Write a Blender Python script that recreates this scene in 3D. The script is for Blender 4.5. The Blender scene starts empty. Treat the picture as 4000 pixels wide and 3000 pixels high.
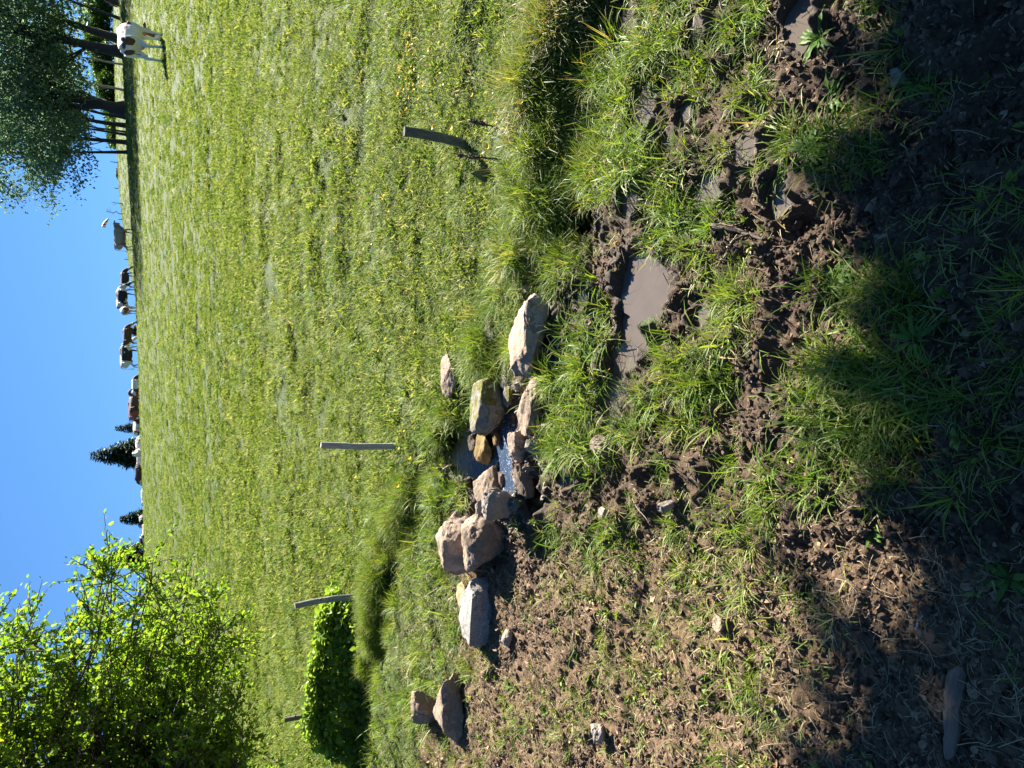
import bpy, bmesh, math, random
import numpy as np
from mathutils import Vector, Matrix, Euler
rng = np.random.default_rng(7); random.seed(7)
SC = bpy.context.scene; COL = SC.collection
R = math.radians

# ------------------------------------------------------------------ camera, sky, sun, exposure
F = 2900.0; HZ = 470.0; CAMZ = 1.9
P = math.atan((2000 - HZ) / F); cP, sP = math.cos(P), math.sin(P)
cam = bpy.data.cameras.new('camera'); co = bpy.data.objects.new('camera', cam); COL.objects.link(co)
cam.sensor_fit = 'HORIZONTAL'; cam.sensor_width = 36; cam.lens = F / 4000 * 36
cam.clip_start = 0.05; cam.clip_end = 3000
fwd = Vector((0, cP, -sP)); upv = Vector((0, sP, cP)); rgt = Vector((1, 0, 0))
m = Matrix.Identity(4)                       # the phone was held sideways: world up points to the picture's left
for i, v in enumerate((-upv, rgt, -fwd)):
    for k in range(3): m[k][i] = v[k]
m[2][3] = CAMZ
co.matrix_world = m
SC.camera = co
SUN_AZ = R(40); SUN_EL = R(35)
SUNV = np.array([math.sin(SUN_AZ) * math.cos(SUN_EL), math.cos(SUN_AZ) * math.cos(SUN_EL), math.sin(SUN_EL)])
w = bpy.data.worlds.new('World'); SC.world = w; w.use_nodes = True
nt = w.node_tree; bg = nt.nodes['Background']
sky = nt.nodes.new('ShaderNodeTexSky'); sky.sky_type = 'NISHITA'; sky.sun_disc = False
sky.sun_elevation = SUN_EL; sky.sun_rotation = SUN_AZ; sky.air_density = 1.0; sky.dust_density = 0.0; sky.ozone_density = 3.0
sky.altitude = 1200
hs = nt.nodes.new('ShaderNodeHueSaturation'); hs.inputs['Saturation'].default_value = 1.18; hs.inputs['Value'].default_value = 1.0
tcw = nt.nodes.new('ShaderNodeTexCoord'); vad = nt.nodes.new('ShaderNodeVectorMath'); vad.operation = 'ADD'; vad.inputs[1].default_value = (0, 0, 0.42)
vno = nt.nodes.new('ShaderNodeVectorMath'); vno.operation = 'NORMALIZE'; nt.links.new(tcw.outputs['Generated'], vad.inputs[0]); nt.links.new(vad.outputs[0], vno.inputs[0]); nt.links.new(vno.outputs[0], sky.inputs[0])
nt.links.new(sky.outputs[0], hs.inputs['Color']); nt.links.new(hs.outputs[0], bg.inputs[0]); bg.inputs[1].default_value = 0.045
sd = bpy.data.lights.new('sun', 'SUN'); sd.energy = 4.6; sd.angle = R(0.5); sd.color = (1, 0.945, 0.86)
so = bpy.data.objects.new('sun', sd); COL.objects.link(so)
so.rotation_euler = Vector((-SUNV[0], -SUNV[1], -SUNV[2])).to_track_quat('-Z', 'Y').to_euler()
so.location = (20, 30, 40)
SC.view_settings.view_transform = 'Standard'; SC.view_settings.look = 'None'
SC.view_settings.exposure = 2.3; SC.view_settings.gamma = 1.0
SC.cycles.max_bounces = 6; SC.cycles.diffuse_bounces = 3; SC.cycles.glossy_bounces = 3
SC.cycles.transmission_bounces = 4; SC.cycles.transparent_max_bounces = 6

# ------------------------------------------------------------------ helpers
def ray(px, py):
    return fwd + rgt * ((1500 - py) / F) - upv * ((px - 2000) / F)
def proj(p):
    p = np.asarray(p, float); q = p - np.array([0, 0, CAMZ])
    f_ = q[..., 1] * cP - q[..., 2] * sP; u_ = q[..., 1] * sP + q[..., 2] * cP
    f_ = np.maximum(f_, 0.05)
    return 2000 - F * u_ / f_, 1500 - F * q[..., 0] / f_           # photo x, photo y
def sst(a, b, x):
    t = np.clip((x - a) / (b - a), 0, 1); return t * t * (3 - 2 * t)
def _h(ix, iy, iz, seed):
    n = (ix.astype(np.int64) * 374761393 + iy.astype(np.int64) * 668265263 + iz.astype(np.int64) * 2147483647 + seed * 974711) & 0xffffffff
    n = ((n ^ (n >> 13)) * 1274126177) & 0xffffffff
    return ((n ^ (n >> 16)) & 0xffff) / 32768.0 - 1.0
def noise2(x, y, s=0):
    x = np.asarray(x, float); y = np.asarray(y, float)
    xi = np.floor(x); yi = np.floor(y); fx = x - xi; fy = y - yi
    fx = fx * fx * (3 - 2 * fx); fy = fy * fy * (3 - 2 * fy)
    xi = xi.astype(np.int64); yi = yi.astype(np.int64); z = np.zeros_like(xi)
    a = _h(xi, yi, z, s); b = _h(xi + 1, yi, z, s); c = _h(xi, yi + 1, z, s); d = _h(xi + 1, yi + 1, z, s)
    return (a + (b - a) * fx) * (1 - fy) + (c + (d - c) * fx) * fy
def noise3(p, s=0):
    p = np.asarray(p, float); i = np.floor(p).astype(np.int64); f = p - i; f = f * f * (3 - 2 * f)
    r = 0
    for dx in (0, 1):
        for dy in (0, 1):
            for dz in (0, 1):
                wgt = (f[:, 0] if dx else 1 - f[:, 0]) * (f[:, 1] if dy else 1 - f[:, 1]) * (f[:, 2] if dz else 1 - f[:, 2])
                r = r + wgt * _h(i[:, 0] + dx, i[:, 1] + dy, i[:, 2] + dz, s)
    return r
def rot2(x, y, a): return x * math.cos(a) - y * math.sin(a), x * math.sin(a) + y * math.cos(a)

# ------------------------------------------------------------------ the lie of the land
CR_U = np.array([-1500, 0, 700, 1200, 1650, 2100, 2600, 3000, 4500]); CR_V = np.array([572, 570, 563, 545, 531, 508, 482, 462, 430])
HL_U = np.array([-1500, 1300, 1750, 1950, 2300, 3000, 4500]); HL_V = np.array([700, 660, 560, 502, 460, 442, 430])
def _smooth(us, vs):
    U = np.linspace(-1500, 4500, 601); k = np.exp(-(np.arange(-30, 31) / 14.0) ** 2); k /= k.sum()
    return U, np.convolve(np.pad(np.interp(U, us, vs), 30, 'edge'), k, 'valid')
CR_U, CR_V = _smooth(CR_U, CR_V + np.array([10, 10, 11, 12, 11, 9, 6, 5, 5])); HL_U, HL_V = _smooth(HL_U, HL_V)
def tanv(v): return np.tan(P + np.arctan((v - 2000) / F))
def plane_pt(px, py, z=0.05):
    r_ = ray(px, py); t = (z - CAMZ) / r_.z; return r_.x * t, r_.y * t
BK = [plane_pt(*q) for q in [(1380, 4200), (1385, 3000), (1405, 2650), (1480, 2320), (1545, 2080), (1640, 1850), (1730, 1700), (1860, 1500), (1965, 1300), (2050, 1120), (2150, 940), (2205, 760), (2225, 560), (2215, 360), (2240, 180), (2300, 0), (2330, -600)]]
BX = np.array([q[0] for q in BK]); BY = np.array([q[1] for q in BK])
BH = np.interp(BX, [-3, -1.6, -0.4, 0.3, 0.8, 1.5, 3], [0.06, 0.07, 0.05, 0.05, 0.11, 0.12, 0.11])
BD = np.interp(BX, [-3, -1.6, -0.6, 0.1, 0.7, 1.1, 1.5, 3], [0.13, 0.10, 0.08, 0.03, 0.08, 0.11, 0.09, 0.10])
# puddles: photo x, photo y, half sizes in photo px
PUD = [(2535, 1120, 72, 112), (2482, 1300, 46, 95), (2435, 1440, 36, 85), (2418, 1565, 30, 70), (2540, 460, 36, 72), (2626, 580, 24, 50), (2790, 740, 44, 44),
       (3065, 760, 36, 62), (2945, 595, 40, 36), (3150, 90, 44, 75), (2752, 130, 24, 62), (2362, 910, 18, 50), (2492, 790, 22, 50), (2465, 110, 28, 60),
       (2732, 1240, 26, 32), (2225, 1850, 30, 45), (2108, 1950, 24, 60), (1812, 1775, 62, 80), (2245, 860, 40, 75), (2290, 1160, 22, 36), (2700, 450, 16, 40), (2330, 1690, 16, 40), (1985, 1815, 50, 135), (1892, 1810, 42, 150)]
def puddle_ground(px, py, rx, ry):
    x0, y0 = plane_pt(px, py, -0.02); x1, y1 = plane_pt(px - rx, py, -0.02); x2, y2 = plane_pt(px + rx, py, -0.02)
    return x0, (y1 + y2) / 2, abs(ry / F * math.hypot(y0, CAMZ)), abs(y1 - y2) / 2
PG = [puddle_ground(*q) for q in PUD]
def base_h(x, y):
    yy = np.maximum(y, 0.3)
    u = 1500 + F * x / (cP * yy + 0.4)
    zc = CAMZ - 58 * tanv(np.interp(u, CR_U, CR_V))
    z0 = np.interp(x, BX, BH)
    t = np.clip((y - 5.0) / 53, 0, 1)
    z = z0 + (zc - z0) * t ** 1.25
    over = np.maximum(y - 58, 0)
    z = z - 0.045 * over + 0.045 * 3 * (1 - np.exp(-over / 3))
    zh = CAMZ - 120 * tanv(np.interp(u, HL_U, HL_V))
    k = sst(74, 120, y)
    z = z * (1 - k) + zh * k - np.maximum(y - 125, 0) * 0.05
    z = np.maximum(z, -14 - 0 * y)
    return z
MPX = ["999997211886476115532222", "999998327973563115432222", "999999468986342113432222", "999999779986264122543121", "999999788713365235522111",
       "999999769883366567622111", "999999669961776266522132", "999998547874416421113432", "999997222588654111012322", "999986542588211211244221",
       "999988663116621256654433", "999992168330562535654544", "999992158820563426665444", "988992278838731667654344", "988882288188611477755543",
       "987732589618523677866532", "985310169657335788876422", "831000273224346777774432", "973000121253656653442343", "986311322264676752421531",
       "972157664464647513521221", "982026576445444322131131", "995126545577545432011211", "996414665434553333101331", "994103564543344341111221",
       "985202355537643332000110", "987425466776364431100110", "943346545434443442100000", "844554433234553330000100", "654344224124563441100000"]
GM = np.array([[int(c) for c in r_] for r_ in MPX], float) / 9.0
GM[14:18, 5:8] = 1.0; GM[13, 6:8] = 1.0; GM[12, 6:9] = (0.6, 0.9, 0.8); GM[10:12, 5:8] = 0.75; GM[18, 6:8] = 0.4; GM[10:16, 8] = 0.12; GM[10:12, 9] = 0.1
def cover(x, y):                                   # how much grass grows here, 0 to 1
    px, py = proj(np.stack([x, y, np.zeros_like(x)], -1))
    a = np.clip((py - 50) / 100, 0, 28.999); b = np.clip((px - 1650) / 100, 0, 22.999)
    i = a.astype(int); j = b.astype(int); fa = a - i; fb = b - j
    g = (GM[i, j] * (1 - fa) + GM[i + 1, j] * fa) * (1 - fb) + (GM[i, j + 1] * (1 - fa) + GM[i + 1, j + 1] * fa) * fb
    g = np.where(px < 1650, 1.0, g); g = np.where(y < 0.75, 0.25, g)
    return g
def bank_s(x, y):
    yb = np.interp(x, BX, BY) + 0.13 * noise2(x * 3.3, y * 1.2, 3) + 0.08 * noise2(x * 8, y * 5, 4)
    return y - yb
def land(x, y, full=False):
    x = np.asarray(x, float); y = np.asarray(y, float)
    z = base_h(x, y); s = bank_s(x, y)
    near = 1 - sst(5.0, 9.0, y)
    hb = np.interp(x, BX, BH); dd = np.interp(x, BX, BD)
    low = 1 - sst(-0.05, 0.14, s)
    z = z - hb * low
    z = z - dd * np.exp(-((s + 0.07) / 0.13) ** 2)
    gc = cover(x, y); px, py = proj(np.stack([x, y, np.zeros_like(x)], -1))
    dry = sst(1950, 2350, py)                      # trodden, drier ground on the left
    churn = low * (1 - 0.62 * dry)
    n1 = noise2(x * 6.1, y * 6.1, 11); n2 = noise2(x * 13, y * 13, 12); n3 = noise2(x * 29, y * 29, 13); n4 = noise2(x * 61, y * 61, 14)
    rid = 1 - 2 * np.abs(noise2(x * 8.7 + 0.6 * n1, y * 8.7, 15))
    n5 = noise2(x * 120, y * 120, 16)
    z = z + churn * (0.03 * n1 + 0.026 * rid + 0.019 * n2 + 0.014 * n3 + 0.009 * n4 + 0.004 * n5 + 0.02 * (gc - 0.45))
    z = z + (low - churn) * (0.01 * n1 + 0.008 * n3 + 0.006 * n4)
    up = 1 - low                                   # pasture: hoof-pocked, tussocky
    fade = 1 / (1 + (np.maximum(y - 6, 0) / 40))
    z = z + up * fade * (0.022 * noise2(x * 2.1, y * 2.1, 21) + 0.016 * noise2(x * 4.7, y * 4.7, 22) * near + 0.045 * noise2(x * 0.7, y * 0.7, 23) * (1 - near) + 0.006 * noise2(x * 15, y * 15, 24) + 0.03 * noise2(x * 0.8, y * 2.6 + x * 0.3, 25))
    wet = np.zeros_like(z)
    for (cx, cy, ax, ay), lv in zip(PG, PLV):
        q = np.sqrt(((x - cx) / ax) ** 2 + ((y - cy) / ay) ** 2) + 0.22 * n2 + 0.12 * n3
        k = 1 - sst(0.9, 1.6, q)
        z = z * (1 - k) + k * (lv - 0.035 + 0.006 * n3)
        kr = np.exp(-((q - 1.55) / 0.35) ** 2)
        z = np.where((kr > 0.02) & (q > 1.0), np.maximum(z, lv + 0.012 * kr + 0.4 * (z - lv) * 0), z) if False else z + 0.02 * kr * low
        wet = np.maximum(wet, 1 - sst(1.0, 2.3, q))
    if full:
        mud = low * np.clip(1.25 - 1.15 * gc, 0, 1) + 0.75 * np.exp(-((s + 0.03) / 0.1) ** 2) * (y < 6)
        return z, np.clip(mud, 0, 1), wet, dry * low, up
    return z
PLV = [0.0] * len(PG)
_lv = []
for (cx, cy, ax, ay) in PG:
    th = np.linspace(0, 6.283, 40); 
    PLV_ = PG; 
    rim = []
    _s, _p = PG, PLV; PG, PLV = [], []
    rim = land(cx + 1.35 * ax * np.cos(th), cy + 1.35 * ay * np.sin(th)); PG, PLV = _s, _p
    _lv.append(float(np.percentile(rim, 42)) - 0.004)
for k_ in (1, 2, 3): _lv[k_] = min(_lv[0], _lv[k_])
_lv[17] = _lv[23] - 0.001
PLV = _lv
def H(x, y): return float(land(np.array([x]), np.array([y]))[0])
def hit(px, py, tmax=250.0):
    r_ = ray(px, py); t = np.geomspace(0.6, tmax, 6000)
    z = land(r_.x * t, r_.y * t) - (CAMZ + r_.z * t)
    i = np.argmax(z > 0)
    if not (z > 0).any(): return None
    return Vector((r_.x * t[i], r_.y * t[i], float(land(np.array([r_.x * t[i]]), np.array([r_.y * t[i]]))[0])))
def at_depth(px, py, y):
    r_ = ray(px, py); t = y / r_.y; return Vector((r_.x * t, y, CAMZ + r_.z * t))

# ------------------------------------------------------------------ mesh building
class MB:
    def __init__(s): s.v = []; s.f = []; s.n = 0; s.mi = []
    def add(s, v, f, mi=0):
        s.v.append(np.asarray(v, float).reshape(-1, 3)); 
        s.f += [tuple(i + s.n for i in q) for q in f]; s.mi += [mi] * len(f); s.n += len(s.v[-1])
    def tube(s, pts, rad, seg=8, cap=True, mi=0, sq=None):
        pts = np.asarray(pts, float); n = len(pts); rad = np.asarray(rad, float)
        if rad.ndim == 1: rad = np.stack([rad, rad], 1)
        V = []; prev = None
        for i in range(n):
            t = pts[min(i + 1, n - 1)] - pts[max(i - 1, 0)]; t = t / (np.linalg.norm(t) + 1e-9)
            if prev is None:
                a = np.array([0, 0, 1.]) if abs(t[2]) < 0.9 else np.array([0, 1., 0])
            else: a = prev
            b = np.cross(t, a); b /= np.linalg.norm(b) + 1e-9; a = np.cross(b, t); prev = a
            for k in range(seg):
                c = 2 * math.pi * k / seg
                V.append(pts[i] + a * math.cos(c) * rad[i, 0] + b * math.sin(c) * rad[i, 1])
        fs = [(i * seg + k, i * seg + (k + 1) % seg, (i + 1) * seg + (k + 1) % seg, (i + 1) * seg + k) for i in range(n - 1) for k in range(seg)]
        if cap: fs += [tuple(range(seg - 1, -1, -1)), tuple((n - 1) * seg + k for k in range(seg))]
        s.add(V, fs, mi)
    def mesh(s, name, smooth=True):
        me = bpy.data.meshes.new(name); me.from_pydata(np.concatenate(s.v).tolist(), [], s.f); 
        me.polygons.foreach_set('material_index', s.mi); me.polygons.foreach_set('use_smooth', [smooth] * len(s.f)); me.update(); return me
    def build(s, name, mats, parent=None, smooth=True, loc=None):
        return link(name, s.mesh(name, smooth), mats, parent, loc)
def link(name, me, mats=None, parent=None, loc=None):
    o = bpy.data.objects.new(name, me); COL.objects.link(o)
    for mt in ([] if mats is None else mats if isinstance(mats, (list, tuple)) else [mats]): me.materials.append(mt)
    if parent is not None: o.parent = parent
    if loc is not None: o.location = loc
    return o
def np_mesh(name, V, faces, smooth=True):
    """V (n,3), faces: list of (m,k) int arrays with the same k each."""
    me = bpy.data.meshes.new(name); me.vertices.add(len(V)); me.vertices.foreach_set('co', np.asarray(V, np.float32).ravel())
    li = np.concatenate([f.ravel() for f in faces]); cnt = np.concatenate([np.full(len(f), f.shape[1]) for f in faces])
    st = np.concatenate([[0], np.cumsum(cnt)[:-1]])
    me.loops.add(len(li)); me.loops.foreach_set('vertex_index', li.astype(np.int32))
    me.polygons.add(len(cnt)); me.polygons.foreach_set('loop_start', st.astype(np.int32)); me.polygons.foreach_set('use_smooth', np.full(len(cnt), smooth))
    me.update(calc_edges=True); return me
def fattr(me, name, arr, typ='FLOAT', dom='POINT'):
    a = me.attributes.new(name, typ, dom); arr = np.asarray(arr)
    a.data.foreach_set({'FLOAT': 'value', 'INT': 'value', 'FLOAT_VECTOR': 'vector', 'FLOAT_COLOR': 'color'}[typ], arr.ravel().astype(np.int32 if typ == 'INT' else np.float32))
def tag(o, label=None, cat=None, group=None, kind=None):
    if label: o['label'] = label
    if cat: o['category'] = cat
    if group: o['group'] = group
    if kind: o['kind'] = kind
    return o
def empty(name, loc, label=None, cat=None, group=None):
    o = bpy.data.objects.new(name, None); COL.objects.link(o); o.location = loc; o.empty_display_size = 0.1
    return tag(o, label, cat, group)

# ------------------------------------------------------------------ materials
def mat(name):
    m_ = bpy.data.materials.new(name); m_.use_nodes = True; t = m_.node_tree
    return m_, t, t.nodes['Principled BSDF']
def nd(t, typ, **kw):
    n = t.nodes.new(typ)
    for k, v in kw.items():
        if k.startswith('i_'): n.inputs[int(k[2:])].default_value = v
        else: setattr(n, k, v)
    return n
def noise(t, scale, detail=6, rough=0.6, coords='Object', src=None, sc=None):
    n = nd(t, 'ShaderNodeTexNoise'); n.inputs['Scale'].default_value = scale; n.inputs['Detail'].default_value = detail; n.inputs['Roughness'].default_value = rough
    if src is None: src = nd(t, 'ShaderNodeTexCoord').outputs[coords]
    if sc:
        mp = nd(t, 'ShaderNodeMapping'); mp.inputs['Scale'].default_value = sc; t.links.new(src, mp.inputs[0]); src = mp.outputs[0]
    t.links.new(src, n.inputs['Vector']); return n.outputs['Fac']
def ramp(t, fac, stops, interp='LINEAR'):
    r_ = nd(t, 'ShaderNodeValToRGB'); e = r_.color_ramp.elements; r_.color_ramp.interpolation = interp
    while len(e) < len(stops): e.new(0.5)
    for el, (p_, c) in zip(e, stops): el.position = p_; el.color = (*c, 1) if len(c) == 3 else c
    t.links.new(fac, r_.inputs[0]); return r_.outputs[0]
def mix(t, fac, a, b, mode='MIX'):
    n = nd(t, 'ShaderNodeMix', data_type='RGBA', blend_type=mode)
    for s_, v in ((n.inputs[0], fac), (n.inputs[6], a), (n.inputs[7], b)):
        if isinstance(v, (int, float)): s_.default_value = v
        elif isinstance(v, tuple): s_.default_value = (*v, 1)
        else: t.links.new(v, s_)
    return n.outputs[2]
def mth(t, op, a, b=0.5, clamp=False):
    n = nd(t, 'ShaderNodeMath', operation=op, use_clamp=clamp)
    for s_, v in ((n.inputs[0], a), (n.inputs[1], b)):
        if isinstance(v, (int, float)): s_.default_value = v
        else: t.links.new(v, s_)
    return n.outputs[0]
def bump(t, bs, h, strength=0.5, dist=0.01):
    b = nd(t, 'ShaderNodeBump'); b.inputs['Strength'].default_value = strength; b.inputs['Distance'].default_value = dist
    t.links.new(h, b.inputs['Height']); t.links.new(b.outputs[0], bs.inputs['Normal'])
def attr(t, name, typ='GEOMETRY'):
    return nd(t, 'ShaderNodeAttribute', attribute_name=name, attribute_type=typ)

def leafy(name, cols, trans=0.45, rough=0.5, spec=0.3, attrname='tint', tcol=None, inst=True):
    """leaf or blade: diffuse plus translucency, tint picked along a colour ramp"""
    m_, t, bs = mat(name); out = t.nodes['Material Output']
    f_ = attr(t, attrname).outputs['Fac']
    if inst:
        oi = nd(t, 'ShaderNodeObjectInfo').outputs['Random']
        f_ = mth(t, 'ADD', mth(t, 'MULTIPLY', f_, 0.6), mth(t, 'MULTIPLY', mth(t, 'SUBTRACT', oi, 0.12), 0.62))
    c = ramp(t, f_, cols)
    t.links.new(c, bs.inputs['Base Color']); bs.inputs['Roughness'].default_value = rough; bs.inputs['Specular IOR Level'].default_value = spec
    tr = nd(t, 'ShaderNodeBsdfTranslucent'); c2 = mix(t, 1.0, c, tcol or (1.25, 1.15, 0.5), 'MULTIPLY'); t.links.new(c2, tr.inputs[0])
    ms = nd(t, 'ShaderNodeMixShader'); ms.inputs[0].default_value = trans
    t.links.new(bs.outputs[0], ms.inputs[1]); t.links.new(tr.outputs[0], ms.inputs[2]); t.links.new(ms.outputs[0], out.inputs['Surface'])
    return m_
M_PAST = leafy('pasture_blade', [(0, (0.05, 0.10, 0.014)), (0.25, (0.115, 0.185, 0.03)), (0.55, (0.2, 0.265, 0.055)), (0.85, (0.3, 0.325, 0.1)), (1.0, (0.46, 0.40, 0.2))], 0.4, 0.6, 0.15, tcol=(1.2, 1.15, 0.7))
M_LUSH = leafy('lush_blade', [(0, (0.06, 0.125, 0.015)), (0.4, (0.125, 0.215, 0.024)), (0.8, (0.22, 0.29, 0.045)), (0.98, (0.4, 0.33, 0.15))], 0.45)
M_SPARSE = leafy('trodden_blade', [(0, (0.08, 0.14, 0.02)), (0.4, (0.15, 0.22, 0.035)), (0.7, (0.25, 0.28, 0.07)), (0.95, (0.4, 0.32, 0.17))], 0.35)
M_LEAF = leafy('young_leaf', [(0, (0.09, 0.18, 0.018)), (0.5, (0.165, 0.275, 0.03)), (1, (0.27, 0.35, 0.045))], 0.62, 0.5, 0.2, inst=False, tcol=(1.15, 1.15, 0.4))
M_VINE = leafy('vine_leaf', [(0, (0.11, 0.21, 0.03)), (0.6, (0.21, 0.33, 0.05)), (1, (0.32, 0.42, 0.1))], 0.5, 0.45, 0.3, inst=False)
M_DARKLEAF = leafy('tree_leaf', [(0, (0.085, 0.15, 0.10)), (0.6, (0.14, 0.22, 0.125)), (1, (0.26, 0.32, 0.15))], 0.5, 0.5, 0.3, inst=False, tcol=(1.0, 1.1, 0.85))  # bluish and lightened: the veil of haze is put into the leaf colour
M_HEDGE = leafy('hedge_leaf', [(0, (0.03, 0.07, 0.012)), (0.6, (0.06, 0.13, 0.02)), (1, (0.12, 0.2, 0.03))], 0.35, 0.5, 0.3, inst=False)
M_SPRUCE = leafy('spruce_needle', [(0, (0.012, 0.035, 0.018)), (0.6, (0.022, 0.058, 0.026)), (1, (0.05, 0.095, 0.035))], 0.12, 0.5, 0.3, inst=False)
M_DOCK = leafy('broad_leaf', [(0, (0.06, 0.13, 0.02)), (1, (0.12, 0.22, 0.035))], 0.4, 0.5, 0.2, inst=False)

def ground_mat():
    m_, t, bs = mat('ground'); tc = nd(t, 'ShaderNodeTexCoord').outputs['Object']
    mud = attr(t, 'mud').outputs['Fac']; wet = attr(t, 'wet').outputs['Fac']; dry = attr(t, 'dry').outputs['Fac']
    n1 = noise(t, 9, 8, 0.65, src=tc); n2 = noise(t, 70, 6, 0.7, src=tc); n3 = noise(t, 260, 4, 0.7, src=tc); n0 = noise(t, 1.1, 5, src=tc)
    soil = ramp(t, n2, [(0.25, (0.032, 0.019, 0.010)), (0.5, (0.08, 0.05, 0.028)), (0.75, (0.17, 0.115, 0.067))])
    soil = mix(t, mth(t, 'MULTIPLY', n1, 0.55), soil, (0.055, 0.036, 0.022))
    dryc = ramp(t, n2, [(0.25, (0.055, 0.032, 0.017)), (0.5, (0.125, 0.078, 0.042)), (0.78, (0.25, 0.17, 0.098))])
    soil = mix(t, dry, soil, dryc)
    soil = mix(t, mth(t, 'MULTIPLY', wet, 0.55), soil, mix(t, 1.0, soil, (0.5, 0.46, 0.44), 'MULTIPLY'))
    turf = ramp(t, n2, [(0.28, (0.022, 0.032, 0.007)), (0.5, (0.05, 0.072, 0.014)), (0.72, (0.10, 0.12, 0.028))])
    turf = mix(t, mth(t, 'MULTIPLY', n0, 0.5), turf, ramp(t, n1, [(0.35, (0.045, 0.08, 0.014)), (0.65, (0.09, 0.12, 0.025))]))
    mk = mth(t, 'GREATER_THAN', mth(t, 'ADD', mud, mth(t, 'MULTIPLY', mth(t, 'SUBTRACT', n1, 0.5), 0.9)), 0.36)
    t.links.new(mix(t, mk, turf, soil), bs.inputs['Base Color'])
    rg = mth(t, 'SUBTRACT', mth(t, 'ADD', 0.92, mth(t, 'MULTIPLY', mth(t, 'SUBTRACT', n2, 0.5), 0.5)), mth(t, 'MULTIPLY', wet, 0.5), True)
    t.links.new(rg, bs.inputs['Roughness']); bs.inputs['Specular IOR Level'].default_value = 0.35
    bump(t, bs, mth(t, 'ADD', n2, mth(t, 'MULTIPLY', n3, 0.45)), 0.9, 0.012)
    return m_
M_GROUND = ground_mat()
def soil_mat(name, cols, rough=0.85, sc=60):
    m_, t, bs = mat(name); oi = nd(t, 'ShaderNodeObjectInfo').outputs['Random']
    n2 = noise(t, sc, 6, 0.7); f_ = mth(t, 'ADD', mth(t, 'MULTIPLY', n2, 0.6), mth(t, 'MULTIPLY', oi, 0.4))
    t.links.new(ramp(t, f_, cols), bs.inputs['Base Color']); bs.inputs['Roughness'].default_value = rough; bs.inputs['Specular IOR Level'].default_value = 0.35
    bump(t, bs, noise(t, sc * 3, 4), 0.7, 0.006); return m_
M_CLOD = soil_mat('mud_clod', [(0.2, (0.034, 0.02, 0.011)), (0.5, (0.085, 0.053, 0.03)), (0.8, (0.19, 0.13, 0.077))], 0.7)
M_LITTER = soil_mat('dead_leaf', [(0.2, (0.10, 0.058, 0.032)), (0.5, (0.24, 0.15, 0.085)), (0.8, (0.46, 0.34, 0.22))], 0.75, 20)
M_STRAW = soil_mat('straw', [(0.2, (0.2, 0.14, 0.08)), (0.5, (0.34, 0.26, 0.15)), (0.8, (0.5, 0.42, 0.27))], 0.7, 20)
def bark_mat(name, c0, c1, sc=(14, 14, 2.5), strength=0.8):
    m_, t, bs = mat(name); n1 = noise(t, 4, 8, 0.7, sc=sc); n2 = noise(t, 3, 4)
    t.links.new(mix(t, mth(t, 'MULTIPLY', n2, 0.5), ramp(t, n1, [(0.3, c0), (0.7, c1)]), c0), bs.inputs['Base Color']); bs.inputs['Roughness'].default_value = 0.85
    bump(t, bs, n1, strength, 0.01); return m_
M_BARK = bark_mat('bark', (0.03, 0.024, 0.02), (0.085, 0.07, 0.056), (3, 3, 0.7))
M_PALEBARK = bark_mat('pale_bark', (0.16, 0.14, 0.12), (0.36, 0.33, 0.29), (3, 3, 0.7))
M_TWIG = bark_mat('twig_bark', (0.05, 0.036, 0.026), (0.12, 0.09, 0.065))
M_POST = bark_mat('weathered_wood', (0.2, 0.18, 0.155), (0.62, 0.58, 0.52), (34, 34, 2.0), 1.0)
M_POSTD = bark_mat('mossy_wood', (0.06, 0.056, 0.042), (0.22, 0.21, 0.16), (30, 30, 2.0), 1.0)
M_POSTM = bark_mat('grey_wood', (0.14, 0.125, 0.105), (0.44, 0.41, 0.36), (30, 30, 1.8), 1.0)
M_LOG = bark_mat('driftwood', (0.09, 0.06, 0.04), (0.3, 0.215, 0.15), (1.6, 22, 22), 1.0)
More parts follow.
